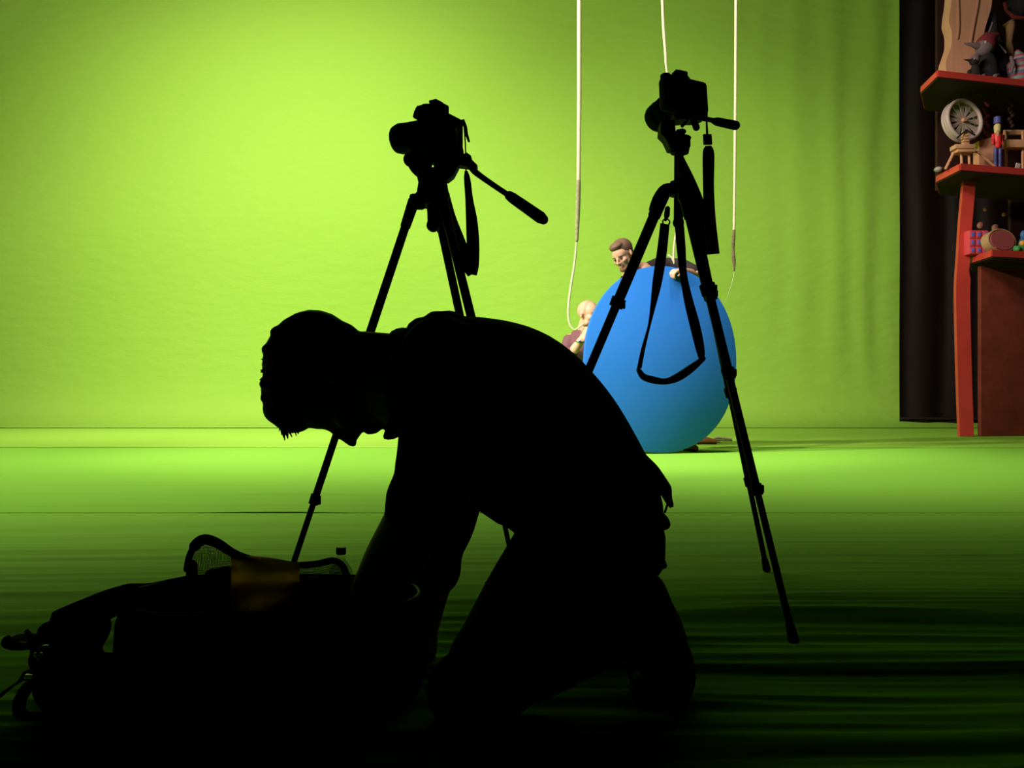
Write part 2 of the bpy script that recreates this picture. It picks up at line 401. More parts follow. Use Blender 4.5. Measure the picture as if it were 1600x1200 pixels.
tube(bm, [P(1012, 735, MD), P(1036, 762, MD), P(1040, 772, MD)], [(.018, .08), (.012, .07), (.006, .05)], 12)
tube(bm, [P(760, 770, MD), P(788, 800, MD), P(800, 812, MD)], [(.03, .12), (.02, .10), (.012, .08)], 12)
shirt = obj('shirt', bm, 'shirt_black', man, voxel=.006, relax=4)
bm = B(); cr = catmull([(*P(622, 520, 1.45),), (*P(645, 530, 1.36),), (*P(640, 600, 1.325),), (*P(620, 665, 1.37),), (*P(614, 679, 1.45),), (*P(620, 665, 1.53),), (*P(640, 600, 1.575),), (*P(645, 530, 1.54),), (*P(622, 520, 1.45),)], 6)
tube(bm, cr, [(.008, .018)]*len(cr), 10, ref=(1, 0, .3), caps=False); obj('collar', bm, 'shirt_black', shirt)
bm = B(); tube(bm, [P(1043, 768, MD), P(1047, 772, MD), P(1044, 785, MD), P(1039, 800, MD)], [.004, .003, .0022, .002], 8); ell(bm, P(1044, 768, MD), (.006, .006, .005)); obj('drawstring', bm, 'shirt_black', shirt)
# trousers
bm = B()
limb(bm, [(922, 768, MD, 96, .155), (939, 805, MD, 97, .165), (944, 840, MD, 82, .165), (940, 862, MD, 80, .155)], 24)
limb(bm, [(922, 812, 1.38, 98, .095), (900, 870, 1.33, 104, .095), (845, 950, 1.26, 97, .088), (790, 1025, 1.21, 84, .076), (745, 1070, 1.19, 72, .064), (728, 1078, 1.185, 62, .058)])
limb(bm, [(726, 1074, 1.19, 56, .058), (780, 1056, 1.20, 58, .06), (860, 1020, 1.25, 60, .062), (940, 988, 1.28, 50, .055), (990, 973, 1.30, 54, .052)])
limb(bm, [(950, 820, 1.55, 78, .09), (880, 910, 1.60, 66, .078), (805, 972, 1.64, 50, .06)])
limb(bm, [(806, 974, 1.64, 46, .055), (900, 950, 1.66, 48, .052), (975, 930, 1.68, 36, .045)])
limb(bm, [(975, 840, MD, 50, .12), (986, 872, MD, 34, .10)])
ell(bm, P(766, 917, 1.30), (.012, .03, .008), Matrix.Rotation(R(40), 3, 'Y'))
ell(bm, P(1030, 878, MD), (.012, .05, .010)); ell(bm, P(1036, 815, MD), (.010, .05, .014))
trousers = obj('trousers', bm, 'trousers_black', man, voxel=.006, relax=4)
# shoes
def shoe(rows_up, rows_toe, sole):
    bm = B(); limb(bm, rows_up, 18, 5); limb(bm, rows_toe, 18, 5)
    s = obj('shoe', bm, 'shoe_black', man, voxel=.005, relax=4)
    bm = B(); limb(bm, sole, 14, 5); obj('sole', bm, 'black_rubber', s); return s
s1 = shoe([(1012, 948, 1.30, 38, .040), (1022, 980, 1.30, 44, .040), (1034, 1020, 1.29, 44, .040), (1044, 1052, 1.28, 36, .044)],
          [(1046, 1058, 1.28, 34, .046), (1025, 1070, 1.277, 24, .044), (1008, 1074, 1.275, 15, .036)],
          [(1030, 918, 1.30, 10, .032), (1046, 955, 1.30, 9, .034), (1058, 990, 1.295, 9, .036), (1070, 1024, 1.285, 10, .040), (1074, 1052, 1.28, 9, .042), (1062, 1080, 1.276, 9, .044), (1035, 1086, 1.274, 7, .043), (1006, 1086, 1.272, 6, .036)])
s2 = shoe([(985, 925, 1.69, 28, .038), (1003, 945, 1.69, 28, .038), (1010, 962, 1.69, 22, .042)], [(1008, 962, 1.69, 20, .042), (990, 968, 1.69, 12, .036)], [(1020, 925, 1.69, 5, .03), (1026, 955, 1.69, 5, .038), (1010, 978, 1.69, 4, .04), (985, 978, 1.69, 4, .034)])
bm = B(); tube(bm, [P(984, 1030, 1.27), P(985, 1050, 1.268), P(987, 1066, 1.268)], [.003, .005, .0018], 8); tube(bm, [P(990, 1030, 1.27), P(1002, 1040, 1.268), P(1008, 1036, 1.268)], .002, 6); obj('shoelace', bm, 'black_webbing', s1)
# hair: cap over the skull, forelock and loose strands
bm = B()
ell(bm, (-.018, 0, .046), (.103, .084, .090), None, 20, hm); ell(bm, (.022, 0, .078), (.085, .074, .058), None, 18, hm); ell(bm, (-.044, 0, .006), (.060, .066, .056), None, 18, hm)
ell(bm, (.060, 0, .098), (.034, .060, .034), None, 14, hm); ell(bm, (-.046, 0, -.042), (.040, .060, .040), None, 14, hm)
for x, y, r, dd in ((440, 522, 13, .05), (426, 548, 12, .05), (422, 600, 11, .05), (423, 622, 10, .05), (428, 634, 9, .045), (444, 648, 9, .04), (450, 656, 9, .03), (452, 661, 7, .022)): ell(bm, P(x, y, MD), (M(r, MD), dd, M(r, MD)))
obj('hair', bm, 'hair_black', man, voxel=.0034, relax=2)
bm = B()
for i in range(46):
    a = random.random(); p0 = P(438+24*random.random(), 648+8*random.random(), MD-.03+.06*random.random()); ln = 16+18*random.random()
    p1 = p0+Vector(((random.random()-.45)*.02, 0, -M(ln, MD))); tube(bm, [p0, (p0+p1)/2+Vector((-.002, 0, 0)), p1], [.0035, .0025, .0008], 6)
for i in range(60):
    a = random.random(); q = catmull([(410, 615), (409, 575), (416, 548), (430, 522), (448, 508)], 4); k = int(a*(len(q)-1)); p0 = P(q[k][0]+6, q[k][1]+3, MD-.05+.1*random.random())
    p1 = p0+Vector((-M(3+6*random.random(), MD), 0, (random.random()-.6)*.012)); tube(bm, [p0, p1], [.0035, .0008], 6)
obj('hair_strands', bm, 'hair_black', man)['kind'] = 'stuff'

# ------------------------------------------------------------------ open backpack
BX0, BX1, BY0, BY1 = -.645, -.14, 1.12, 1.50
bag = thing('backpack', (-.37, 1.31, 0), 'open black backpack with ochre lining lying on the green floor beside the kneeling man', 'bag')
def rrect(x0, x1, y0, y1, z, r, n=6, zf=None):
    pts = []
    for cx, cy, a0 in ((x1-r, y1-r, 0), (x0+r, y1-r, 90), (x0+r, y0+r, 180), (x1-r, y0+r, 270)):
        for i in range(n+1):
            a = R(a0+90*i/n); x, y = cx+r*math.cos(a), cy+r*math.sin(a); pts.append(Vector((x, y, z+(zf(x, y) if zf else 0))))
    return pts
def rimz(x, y): return .004*math.sin((x+.6)*9)+.006*nz(x*5, y*5)
def loft(bm, rings, close0=False, close1=False):
    vs_ = [[bm.verts.new(p) for p in r_] for r_ in rings]; n = len(vs_[0])
    for a, b in zip(vs_, vs_[1:]):
        for i in range(n): bm.faces.new((a[i], a[(i+1) % n], b[(i+1) % n], b[i]))
    if close0: bm.faces.new(vs_[0][::-1])
    if close1: bm.faces.new(vs_[-1])
rim = rrect(BX0+.03, BX1-.01, BY0+.09, BY1-.03, .146, .13, 8, rimz)
bm = B()
loft(bm, [rrect(BX0+.07, BX1-.01, BY0+.02, BY1-.03, .002, .15, 8), rrect(BX0+.055, BX1, BY0, BY1-.02, .02, .16, 8), rrect(BX0+.045, BX1+.01, BY0-.005, BY1, .07, .17, 8), rrect(BX0+.035, BX1+.005, BY0+.04, BY1-.01, .12, .15, 8, rimz), rim,
          rrect(BX0+.045, BX1-.025, BY0+.105, BY1-.045, .140, .12, 8, rimz), rrect(BX0+.06, BX1-.03, BY0+.10, BY1-.05, .09, .12, 8), rrect(BX0+.08, BX1-.04, BY0+.06, BY1-.055, .03, .11, 8)], True, True)
obj('shell', bm, 'bag_black', bag)
bm = B(); tube(bm, [p+Vector((0, 0, .003)) for p in rim+rim[:1]], .0028, 8, caps=False, ref=(0, 0, 1)); obj('piping', bm, 'piping_grey', bag)
# flap standing up at the back: net, ochre cloth, net, bound by a black edge
top = [(292, 886), (296, 866), (306, 848), (320, 840), (340, 846), (362, 860), (385, 869), (420, 876), (465, 880), (495, 878), (520, 873), (534, 880), (541, 893), (545, 908)]
topc = catmull([(a, b, 0) for a, b in top], 4); FD = 1.47
def flap(x0, x1, low, depth=FD, lo_d=1.46):
    bm = B(); cols_ = [q for q in topc if x0 <= q[0] <= x1]; g = []
    for j in range(9):
        t = j/8
        g.append([bm.verts.new(P(q[0]+(3*math.sin(t*3)), q[1]+(low-q[1])*t, depth+(lo_d-depth)*t)+Vector((0, .008*math.sin(q[0]*.09+t*5)*math.sin(t*3.1), 0))) for q in cols_])
    for a, b in zip(g, g[1:]):
        for i in range(len(a)-1): bm.faces.new((a[i], a[i+1], b[i+1], b[i]))
    return bm
obj('mesh_pocket', flap(292, 366, 908), 'bag_net', bag); obj('mesh_pocket', flap(462, 545, 912), 'bag_net', bag)
bm = B(); g = []
for j in range(15):                                            # draped ochre divider
    t = j/14; row = []
    for i in range(21):
        s = i/20; x = 361+107*s
        y0 = 866+14*s**.7-4*math.sin(s*3.1); y = y0+(960-y0)*t
        d = 1.455-.10*t+.014*math.sin(s*7+t*3)*math.sin(t*3.14)+.010*math.sin(t*14+s*2.5)*(1-t)
        row.append(bm.verts.new(P(x, y, d)))
    g.append(row)
for a, b in zip(g, g[1:]):
    for i in range(20): bm.faces.new((a[i], a[i+1], b[i+1], b[i]))
obj('ochre_divider', bm, 'ochre_cloth', bag)
bm = B(); wd = [.006 if (q[0] < 303 or q[0] > 470) else .0095-.004*max(0, min(1, (q[0]-330)/80)) for q in topc]
tube(bm, [P(q[0], q[1]+3, FD-.004) for q in topc], wd, 10, ref=(0, 1, 0))
for x0, y0, x1, y1 in ((300, 884, 300, 915), (355, 893, 330, 900)): tube(bm, [P(x0, y0, FD), P(x1, y1, FD-.01)], [.010, .012], 8)
obj('binding', bm, 'bag_black', bag)
# lid lying open to the left, its underside raised off the floor
bm = B(); g = []
lid_top = [(80, 956), (120, 939), (165, 921), (200, 911), (232, 911), (262, 905), (300, 897)]
for k, (a, b) in enumerate(lid_top):
    d0, d1 = 1.30, 1.47
    g.append([P(a, b+4, d1), P(a, b, d1-.04), P(a-4, b+14, d0), P(a-2, b+44-8*max(0, k-2), d0-.12+.04*max(0, k-2)), P(a, b+52-8*max(0, k-2), d0-.11+.04*max(0, k-2)), P(a+4, b+34-6*max(0, k-2), d0+.05)])
loft(bm, g, True, True); o = obj('lid', bm, 'bag_black', bag, voxel=.006, relax=5)
bm = B()
for x0, y0, r0 in ((80, 985, .015), (98, 976, .014), (112, 992, .024), (66, 1006, .014), (74, 1030, .020), (110, 1035, .034), (84, 1066, .022), (125, 1078, .040)):
    ell(bm, P(x0, y0, 1.26), (r0*1.3, r0*1.5, r0))
limb(bm, [(140, 990, 1.26, 26, .05), (116, 1022, 1.24, 32, .06), (104, 1060, 1.22, 32, .06), (116, 1092, 1.20, 30, .06)])
limb(bm, [(120, 1060, 1.22, 36, .06), (160, 1066, 1.2, 40, .08), (230, 1072, 1.2, 44, .08)])
obj('shoulder_harness', bm, 'bag_black', bag, voxel=.006, relax=4)
def strap(pts, wd, D, mtl='black_webbing', wdir=(.2, 1, .2), th=.003):
    bm = B(); q = catmull([(*P(a, b, D+(c if c else 0)),) for a, b, c in pts], 6); ribbon(bm, q, wd, wdir, th); return obj('strap', bm, mtl, bag)
strap([(60, 1008, 0), (32, 1010, 0), (14, 1006, 0), (20, 998, .01), (45, 996, .01), (62, 1002, .01)], .02, 1.27)
strap([(62, 1046, 0), (38, 1060, -.03), (12, 1078, -.05), (-20, 1104, -.07)], .018, 1.24)
strap([(60, 1064, 0), (42, 1076, -.02), (30, 1100, -.04), (36, 1118, -.05), (70, 1118, -.06)], .018, 1.22)
strap([(40, 985, 0), (60, 1003, 0), (82, 1018, 0)], .006, 1.225, 'piping_grey')
bm = B(); torus(bm, (0, 0, 0), .010, .0025, frame((1, .2, .3), (0, -1, .4), P(70, 1021, 1.19)), 16, 6); box(bm, P(60, 1023, 1.19), (.012, .006, .006), bevel=.001); obj('buckle', bm, 'steel', bag)
bm = B(); box(bm, P(50, 1057, 1.19), (.02, .008, .006), bevel=.001); obj('buckle', bm, 'steel', bag)

# plastic bottle behind the bag
bot = thing('water_bottle', (*P(533, 0, 1.62)[:2], 0), 'clear plastic bottle with brown cap standing behind the open bag', 'bottle')
bx, by = bot.location[:2]
def lathe(bm, prof, cx, cy, seg=28):
    vs_ = [[bm.verts.new((cx+r*math.cos(2*math.pi*i/seg), cy+r*math.sin(2*math.pi*i/seg), z)) for i in range(seg)] for r, z in prof]
    for a, b in zip(vs_, vs_[1:]):
        for i in range(seg): bm.faces.new((a[i], a[(i+1) % seg], b[(i+1) % seg], b[i]))
    bm.faces.new(vs_[0][::-1]); bm.faces.new(vs_[-1])
bm = B(); lathe(bm, [(.020, .000), (.030, .003), (.031, .03), (.029, .05), (.031, .07), (.031, .085), (.028, .105), (.020, .130), (.010, .146), (.0080, .150), (.0080, .158)], bx, by); obj('body', bm, 'bottle_plastic', bot)
bm = B(); lathe(bm, [(.0085, .157), (.0098, .159), (.0098, .169), (.0085, .171)], bx, by); obj('cap', bm, 'cap_brown', bot)

# ------------------------------------------------------------------ tripods
def tripod(base, label, hinges, feet, clamps, col, hub, r=.0125):
    t = thing('tripod', base, label, 'tripod', 'tripods holding the cameras')
    for hp, fp, cl in zip(hinges, feet, clamps):
        d = fp-hp; L = d.length; u = d.normalized()
        bm = B(); stops = [0]+cl+[1]
        rr = [r, r*.82, r*.66, r*.55]
        for k in range(len(stops)-1):
            tube(bm, [hp+d*stops[k], hp+d*stops[k+1]], rr[k], 14)
        cyl(bm, hp-u*.004, hp+u*.06, max(r*1.25, .0135), r*1.15)
        lg = obj('leg', bm, 'black_metal', t)
        for k, c in enumerate(cl):
            bm = B(); q = hp+d*c; rc = rr[k]*1.38
            cyl(bm, q-u*.011, q+u*.011, rc, rc*.92, 16); side = u.cross(Vector((0, 1, 0))).normalized(); box(bm, q+side*rc*.95, (.006, .010, .016), None, .002)
            obj('leg_clamp', bm, 'black_plastic', lg)
        bm = B(); cyl(bm, fp-u*.03, fp-u*.002, rr[len(cl)]*1.25, rr[len(cl)]*1.5, 14); ell(bm, fp-u*.001, (.011, .011, .008)); obj('foot', bm, 'black_rubber', lg)
    bm = B(); cyl(bm, col[0], col[1], col[2]); ell(bm, col[1], (col[2]*1.2,)*3); obj('centre_column', bm, 'black_metal', t)
    bm = B(); hub(bm); obj('shoulder', bm, 'black_plastic', t)
    return t

# --- left tripod
D1 = 1.9
f1 = [Vector((-.503, 1.79, .006)), Vector((.004, 2.24, .006)), Vector((.070, 1.67, .006))]
h1 = [P(646, 316, 1.88), P(682, 322, 1.94), P(692, 316, 1.87)]
def hub1(bm):
    cyl(bm, P(676, 303, D1), P(676, 322, D1), M(27, D1), M(24, D1))
    for q in h1: box(bm, q*.8+P(676, 312, D1)*.2, (.034, .026, .034), None, .006)
tri1 = tripod((-.14, 1.9, 0), 'black tripod with long pan handle standing behind the kneeling man', h1, f1, [[.42, .74]]*3, (P(676, 320, D1), P(677, 352, D1), M(9, D1)), hub1, .0100)
bm = B(); box(bm, P(677, 352, D1), (.026, .026, .018), None, .003); obj('column_cap', bm, 'black_plastic', tri1)
bm = B()
cyl(bm, P(676, 306, D1), P(676, 282, D1), M(26, D1), M(22, D1)); cyl(bm, P(676, 285, D1), P(674, 268, D1), M(22, D1), M(24, D1))
limb(bm, [(670, 276, D1, 12, .014), (652, 262, D1, 11, .013), (643, 250, D1, 9, .012)])
cyl(bm, P(642, 249, D1-.015), P(642, 249, D1+.015), M(11, D1), M(12, D1))
prism(bm, [P(a, b-3, D1-.015) for a, b in ((663, 246), (674, 249), (672, 268), (664, 276), (655, 262), (652, 250))], (0, .03, 0))
prism(bm, [P(a, b-3, D1-.018) for a, b in ((681, 248), (720, 243), (716, 262), (708, 277), (699, 284), (680, 282), (677, 266))], (0, .034, 0))
box(bm, P(690, 252, D1), (.075, .04, .012), Matrix.Rotation(R(3), 3, 'Y'), .003)
fh = obj('fluid_head', bm, 'black_plastic', tri1)
bm = B(); prism(bm, [P(a, b, D1-.03) for a, b in ((714, 244), (722, 242), (729, 238), (736, 243), (738, 250), (746, 258), (744, 262), (735, 260), (716, 258))], (0, .03, 0)); obj('handle_clamp', bm, 'black_plastic', fh)
bm = B(); q = catmull([(*P(733, 255, D1-.02), .0075), (*P(740, 266, D1-.03), .0075), (*P(752, 276, D1-.04), .0068), (*P(775, 292, D1-.07), .0064), (*P(799, 308, D1-.10), .0064)], 5); tube(bm, [a[:3] for a in q], [a[3] for a in q], 12); hd = obj('pan_handle', bm, 'black_metal', fh)
bm = B(); u0, u1 = P(796, 306, D1-.10), P(849, 343, D1-.16); tube(bm, [u0, u0*.9+u1*.1, u0*.5+u1*.5, u1*.92+u0*.08, u1], [.0105, .0118, .0125, .0130, .0105], 16); obj('grip', bm, 'black_rubber', hd)

# --- right tripod
D2 = 1.9
f2 = [P(1240, 1004, 1.565), P(1198, 892, 2.195), P(775, 923, 1.975)]
for q in f2: q.z = .006
h2 = [P(1070, 303, 1.86), P(1076, 300, 1.94), P(1038, 300, 1.89)]
def hub2(bm):
    cyl(bm, P(1061, 284, D2), P(1061, 306, D2), M(14, D2), M(15, D2))
    limb(bm, [(1056, 296, D2, 9, .012), (1040, 296, 1.89, 9, .013), (1029, 310, 1.89, 9, .014), (1022, 326, 1.89, 8, .014)])
    limb(bm, [(1062, 262, 1.9, 6, .010), (1070, 275, 1.88, 8, .012), (1078, 300, 1.87, 10, .013), (1086, 322, 1.86, 9, .013)])
    for q in h2[:2]: box(bm, q, (.03, .026, .034), None, .006)
tri2 = tripod((.40, 1.9, 0), 'black tripod with looped strap standing between the blue oval board and the photographer', h2, f2, [[.245, .445, .700], [.25, .50, .745], [.27, .50, .75]], (P(1061, 236, D2), P(1060, 348, D2), M(7.5, D2)), hub2, .0125)
bm = B(); cyl(bm, P(1062, 240, D2), P(1062, 229, D2), M(14, D2), M(16, D2)); cyl(bm, P(1062, 232, D2), P(1064, 214, D2), M(13, D2), M(16, D2))
prism(bm, [P(a, b, D2-.02) for a, b in ((1033, 190), (1054, 187), (1056, 204), (1065, 214), (1079, 216), (1079, 229), (1062, 234), (1047, 231), (1040, 216), (1032, 208))], (0, .04, 0))
cyl(bm, P(1058, 208, D2), P(1068, 206, D2), M(5.5, D2)); ell(bm, P(1066, 206, D2), (.009, .012, .006))
prism(bm, [P(a, b, D2-.022) for a, b in ((1052, 178), (1104, 176), (1103, 181), (1090, 186), (1070, 186), (1056, 187))], (0, .044, 0))
fh = obj('tilt_head', bm, 'black_plastic', tri2)
for a, b, c, d, r0 in ((1082, 184, 1088, 199, 5.5), (1074, 188, 1066, 197, 2.6)):
    bm = B(); tube(bm, [P(a, b, D2-.02), P(c, d, D2-.025)], [M(r0*.8, D2), M(r0, D2)], 12); obj('lock_knob', bm, 'black_plastic', fh)
bm = B(); tube(bm, [P(1078, 181, D2-.02), P(1098, 185, D2-.05), P(1118, 189, D2-.08)], [.006, .0056, .0052], 12); hd = obj('pan_handle', bm, 'black_metal', fh)
bm = B(); u0, u1 = P(1115, 189, D2-.08), P(1149, 196, D2-.12); tube(bm, [u0, u0*.85+u1*.15, u1], [.0065, .0092, .0100], 16); obj('grip', bm, 'black_rubber', hd)

# carrying strap looped under the right tripod
SD = 1.90
st = thing('carrying_strap', P(1042, 345, SD), 'black padded carrying strap hanging in a loop from the right tripod', 'strap')
bm = B(); torus(bm, (0, 0, 0), .008, .0018, frame((1, 0, 0), (0, -1, .3), P(1041, 347, SD)), 18, 6); tube(bm, [P(1043, 326, SD), P(1042, 336, SD), P(1040, 344, SD)], [.006, .007, .003], 8); obj('clip', bm, 'black_metal', st)
L = [(1039, 350, 0, 15), (1034, 395, 0, 16), (1027, 440, -.01, 15), (1020, 480, -.02, 8), (1014, 510, -.03, 4), (1005, 545, -.03, 6), (999, 575, -.02, 7)]
bm = B(); q = catmull([(*P(a, b, SD+c), M(wd, SD)) for a, b, c, wd in L], 6); ribbon(bm, [a[:3] for a in q], [a[3] for a in q], (1, .25, 0), .003)
L = [(1061, 345, 0, 15), (1064, 385, 0, 15), (1068, 430, -.01, 12), (1076, 470, -.02, 15), (1085, 505, -.03, 17), (1093, 540, -.03, 15), (1097, 562, -.02, 9)]
q = catmull([(*P(a, b, SD+c), M(wd, SD)) for a, b, c, wd in L], 6); ribbon(bm, [a[:3] for a in q], [a[3] for a in q], (1, .3, 0), .003)
obj('webbing', bm, 'black_webbing', st)
bm = B(); L = [(999, 580, -.02, 5), (1006, 589, -.02, 6.5), (1022, 594, -.025, 7), (1040, 596, -.03, 6), (1058, 590, -.03, 8), (1078, 577, -.025, 8), (1097, 562, -.02, 5)]
q = catmull([(*P(a, b, SD+c), M(wd, SD)) for a, b, c, wd in L], 6); tube(bm, [a[:3] for a in q], [(a[3]*.8, a[3]*1.6) for a in q], 12); obj('shoulder_pad', bm, 'black_rubber', st)

# ------------------------------------------------------------------ the two cameras
def dslr(base, label, mx, wd, dp, ht, lens, lz=.02):
    t = thing('camera', base, label, 'camera', 'cameras on tripods')
    bm = B(); box(bm, (0, 0, 0), (wd, dp*.62, ht), None, .010, mx, 3); box(bm, (wd*.40, dp*.24, -.004), (wd*.24, dp*.55, ht*.92), None, .012, mx, 3); body = obj('body', bm, 'black_plastic', t)
    bm = B(); prof = [(-wd*.27, ht*.42), (-wd*.20, ht*.66), (-wd*.10, ht*.80), (wd*.06, ht*.80), (wd*.17, ht*.66), (wd*.25, ht*.42)]
    prism(bm, [mx @ Vector((a-wd*.03, -dp*.14, b*.93)) for a, b in prof], mx.to_3x3() @ Vector((0, dp*.80, 0))); bmesh.ops.bevel(bm, geom=bm.edges[:], offset=.004, segments=2, affect='EDGES'); obj('viewfinder_hump', bm, 'black_plastic', body)
    bm = B(); box(bm, (-.010, -dp*.20, ht*.56), (.028, .012, .020), None, .004, mx); obj('eyecup', bm, 'black_rubber', body)
    bm = B(); box(bm, (-wd*.05, -dp*.32, -ht*.08), (wd*.52, .006, ht*.52), None, .002, mx); obj('rear_screen', bm, 'screen_glass', body)
    for x, r0, h0 in ((-wd*.38, .012, .006), (wd*.40, .006, .004)):
        bm = B(); cyl(bm, mx @ Vector((x, .004, ht*.46)), mx @ Vector((x, .004, ht*.5+h0)), r0); obj('dial', bm, 'black_plastic', body)
    bm = B(); box(bm, (-.008, dp*.1, ht*.755), (.022, .02, .006), None, .001, mx); obj('hot_shoe', bm, 'black_metal', body)
    bm = B(); prev = None; pts = [mx @ Vector((-.004, y, ht*lz)) for y, r0 in lens]
    tube(bm, pts, [r0 for y, r0 in lens], 28, ref=mx.to_3x3() @ Vector((0, 0, 1)), flatcap=True); ln = obj('lens', bm, 'black_plastic', t)
    y1, r1 = lens[-1]; bm = B(); ell(bm, (-.004, y1, ht*lz), (r1*.86, .006, r1*.86), None, 24, mx); obj('front_glass', bm, 'glass_lens', ln)
    return t, body
def rotm(yaw, pitch, roll, origin): return Matrix.Translation(origin) @ Matrix.Rotation(R(yaw), 4, 'Z') @ Matrix.Rotation(R(pitch), 4, 'X') @ Matrix.Rotation(R(roll), 4, 'Y')
cm1 = rotm(60, 0, 0, P(688, 212, D1))
c1, b1 = dslr(P(690, 248, D1), 'black camera with large lens on the left tripod above the kneeling man', cm1, .122, .084, .100, [(.02, .030), (.05, .032), (.056, .034), (.085, .034), (.100, .0355), (.108, .0355), (.120, .032)], .08)
bm = B(); torus(bm, (-.004, .07, -.004), .034, .003, cm1 @ Matrix.Rotation(R(90), 4, 'X') , 28, 6)
bm.free()
bm = B(); box(bm, P(703, 240, D1-.02), (.06, .05, .035), Matrix.Rotation(R(5), 3, 'Y'), .008); box(bm, P(660, 236, D1), (.05, .05, .03), Matrix.Rotation(R(-20), 3, 'Y'), .008); obj('battery_grip', bm, 'black_plastic', b1)
bm = B()
ribbon(bm, [P(722, 187, D1-.01), P(727, 198, D1-.01), P(729, 210, D1-.01), P(733, 222, D1-.01)], [.010, .008, .007, .004], (1, .4, 0), .0025)
tube(bm, [P(725, 195, D1), P(727, 222, D1), P(728, 248, D1), P(728, 268, D1)], .0016, 6)
q = catmull([(*P(a, b, D1-.01), M(wd, D1)) for a, b, wd in ((728, 267, 4), (730, 280, 10), (733, 310, 12), (737, 345, 18), (739, 380, 20), (739, 412, 19), (737, 429, 16))], 5)
ribbon(bm, [a[:3] for a in q], [a[3] for a in q], (1, .3, .1), .003)
q = catmull([(*P(a, b, D1+.02), M(wd, D1)) for a, b, wd in ((680, 246, 8), (692, 300, 18), (701, 340, 23), (712, 372, 26), (725, 403, 25), (739, 428, 18))], 5)
ribbon(bm, [a[:3] for a in q], [a[3] for a in q], (1, .3, .45), .003)
obj('strap', bm, 'black_webbing', c1)
cm2 = rotm(22, -11, 4, P(1068, 151, D2))
c2, b2 = dslr(P(1075, 181, D2), 'black camera on the right tripod, pointed down at the blue oval board', cm2, .113, .062, .080, [(.02, .030), (.05, .031), (.056, .033), (.085, .033), (.085, .0345), (.106, .0345), (.113, .032)])
bm = B()
tube(bm, [P(1105, 168, D2), P(1104, 190, D2), P(1105, 212, D2)], [.002, .0022, .003], 6)
ribbon(bm, [P(1105, 210, D2), P(1106, 226, D2)], M(13, D2), (1, .2, 0), .006)
q = catmull([(*P(a, b, D2), M(wd, D2)) for a, b, wd in ((1106, 228, 9), (1107, 240, 19), (1107, 290, 18), (1109, 340, 19), (1113, 380, 20), (1115, 397, 20))], 5)
ribbon(bm, [a[:3] for a in q], [a[3] for a in q], (1, .25, 0), .003)
q = catmull([(*P(a, b, D2+.03), M(wd, D2)) for a, b, wd in ((1040, 178, 6), (1056, 230, 10), (1078, 285, 20), (1092, 325, 24), (1103, 365, 22), (1112, 396, 18))], 5)
ribbon(bm, [a[:3] for a in q], [a[3] for a in q], (1, .3, .3), .003)
obj('strap', bm, 'black_webbing', c2)

# ------------------------------------------------------------------ blue oval board
DB = 6.57
ctr = P(1031, 562, DB); yaw = R(5)
bmx = Matrix.Translation(ctr) @ Matrix.Rotation(yaw, 4, 'Z')
def oval(rx, rz, y, n=96):
    out = []
    for i in range(n):
        a = 2*math.pi*i/n; c, s = math.cos(a), math.sin(a); e = 2/2.12
        out.append(bmx @ Vector((rx*math.copysign(abs(c)**e, c)*(1+.02*(-s)), y, rz*math.copysign(abs(s)**e, s))))
    return out
bm = B(); loft(bm, [oval(.601, .728, -.042), oval(.607, .734, -.037), oval(.607, .734, .037), oval(.601, .728, .042)], True, True)
board = tag(obj('oval_board', bm, 'blue_board', loc=(ctr.x, ctr.y, 0.0)), 'large blue oval board standing upright on the green floor in front of two men', 'board')

# ------------------------------------------------------------------ the two men behind the board
g1 = thing('person', (*P(1060, 0, 7.1)[:2], 0), 'bearded brown-haired man in black shirt gripping the top of the blue oval board', 'person')
hA = frame((-.58, -.66, -.48), (-.45, -.22, .87), P(974, 399, 6.86))
bm = B(); head_shapes(bm, hA)
tube(bm, [hA @ Vector((-.03, 0, -.05)), hA @ Vector((-.045, .01, -.12)), P(1003, 425, 7.02)], [.056, .058, .075], 14)
tube(bm, [P(1006, 432, 7.02), P(1025, 480, 7.1), P(1060, 560, 7.25)], [(.10, .16), (.12, .16), (.13, .14)], 16)
def seg3(bm, pts, rr, s=14): tube(bm, pts, rr, s)
seg3(bm, [P(1030, 416, 7.05), P(1068, 416, 7.02), P(1092, 432, 6.92), P(1080, 428, 6.75), P(1066, 423, 6.58)], [.062, .054, .048, .040, .030])
hand_shapes(bm, frame(P(1048, 424, 6.515)-P(1066, 423, 6.58), (-.05, -.35, .93), P(1067, 422, 6.575)), (35, 55, 40), 1, 3, 20, 1.05)
seg3(bm, [P(985, 428, 7.0), P(962, 470, 6.9), P(960, 500, 6.75)], [.06, .05, .035])
hand_shapes(bm, frame((-.2, -.6, .3), (-1, .2, .2), P(960, 502, 6.74)), (20, 20, 20), 1)
seg3(bm, [P(1062, 560, 7.25), P(1078, 630, 7.2), P(1070, 690, 6.95)], [.085, .06, .042])
seg3(bm, [P(1070, 560, 7.35), P(1085, 625, 7.5), P(1086, 676, 7.7)], [.085, .06, .042])
obj('body', bm, 'skin', g1, voxel=.0075, relax=2)
bm = B(); tube(bm, [P(1010, 442, 7.03), P(1028, 480, 7.1), P(1055, 545, 7.22)], [(.13, .20), (.14, .19), (.14, .18)], 18)
seg3(bm, [P(1000, 428, 7.0), P(1030, 416, 7.05), P(1066, 416, 7.02), P(1082, 424, 6.96)], [.07, .08, .066, .062]); seg3(bm, [P(1000, 432, 7.0), P(980, 440, 6.98), P(966, 468, 6.9)], [.06, .07, .064]); obj('shirt', bm, 'tee_black', g1, voxel=.009, relax=4)
bm = B()
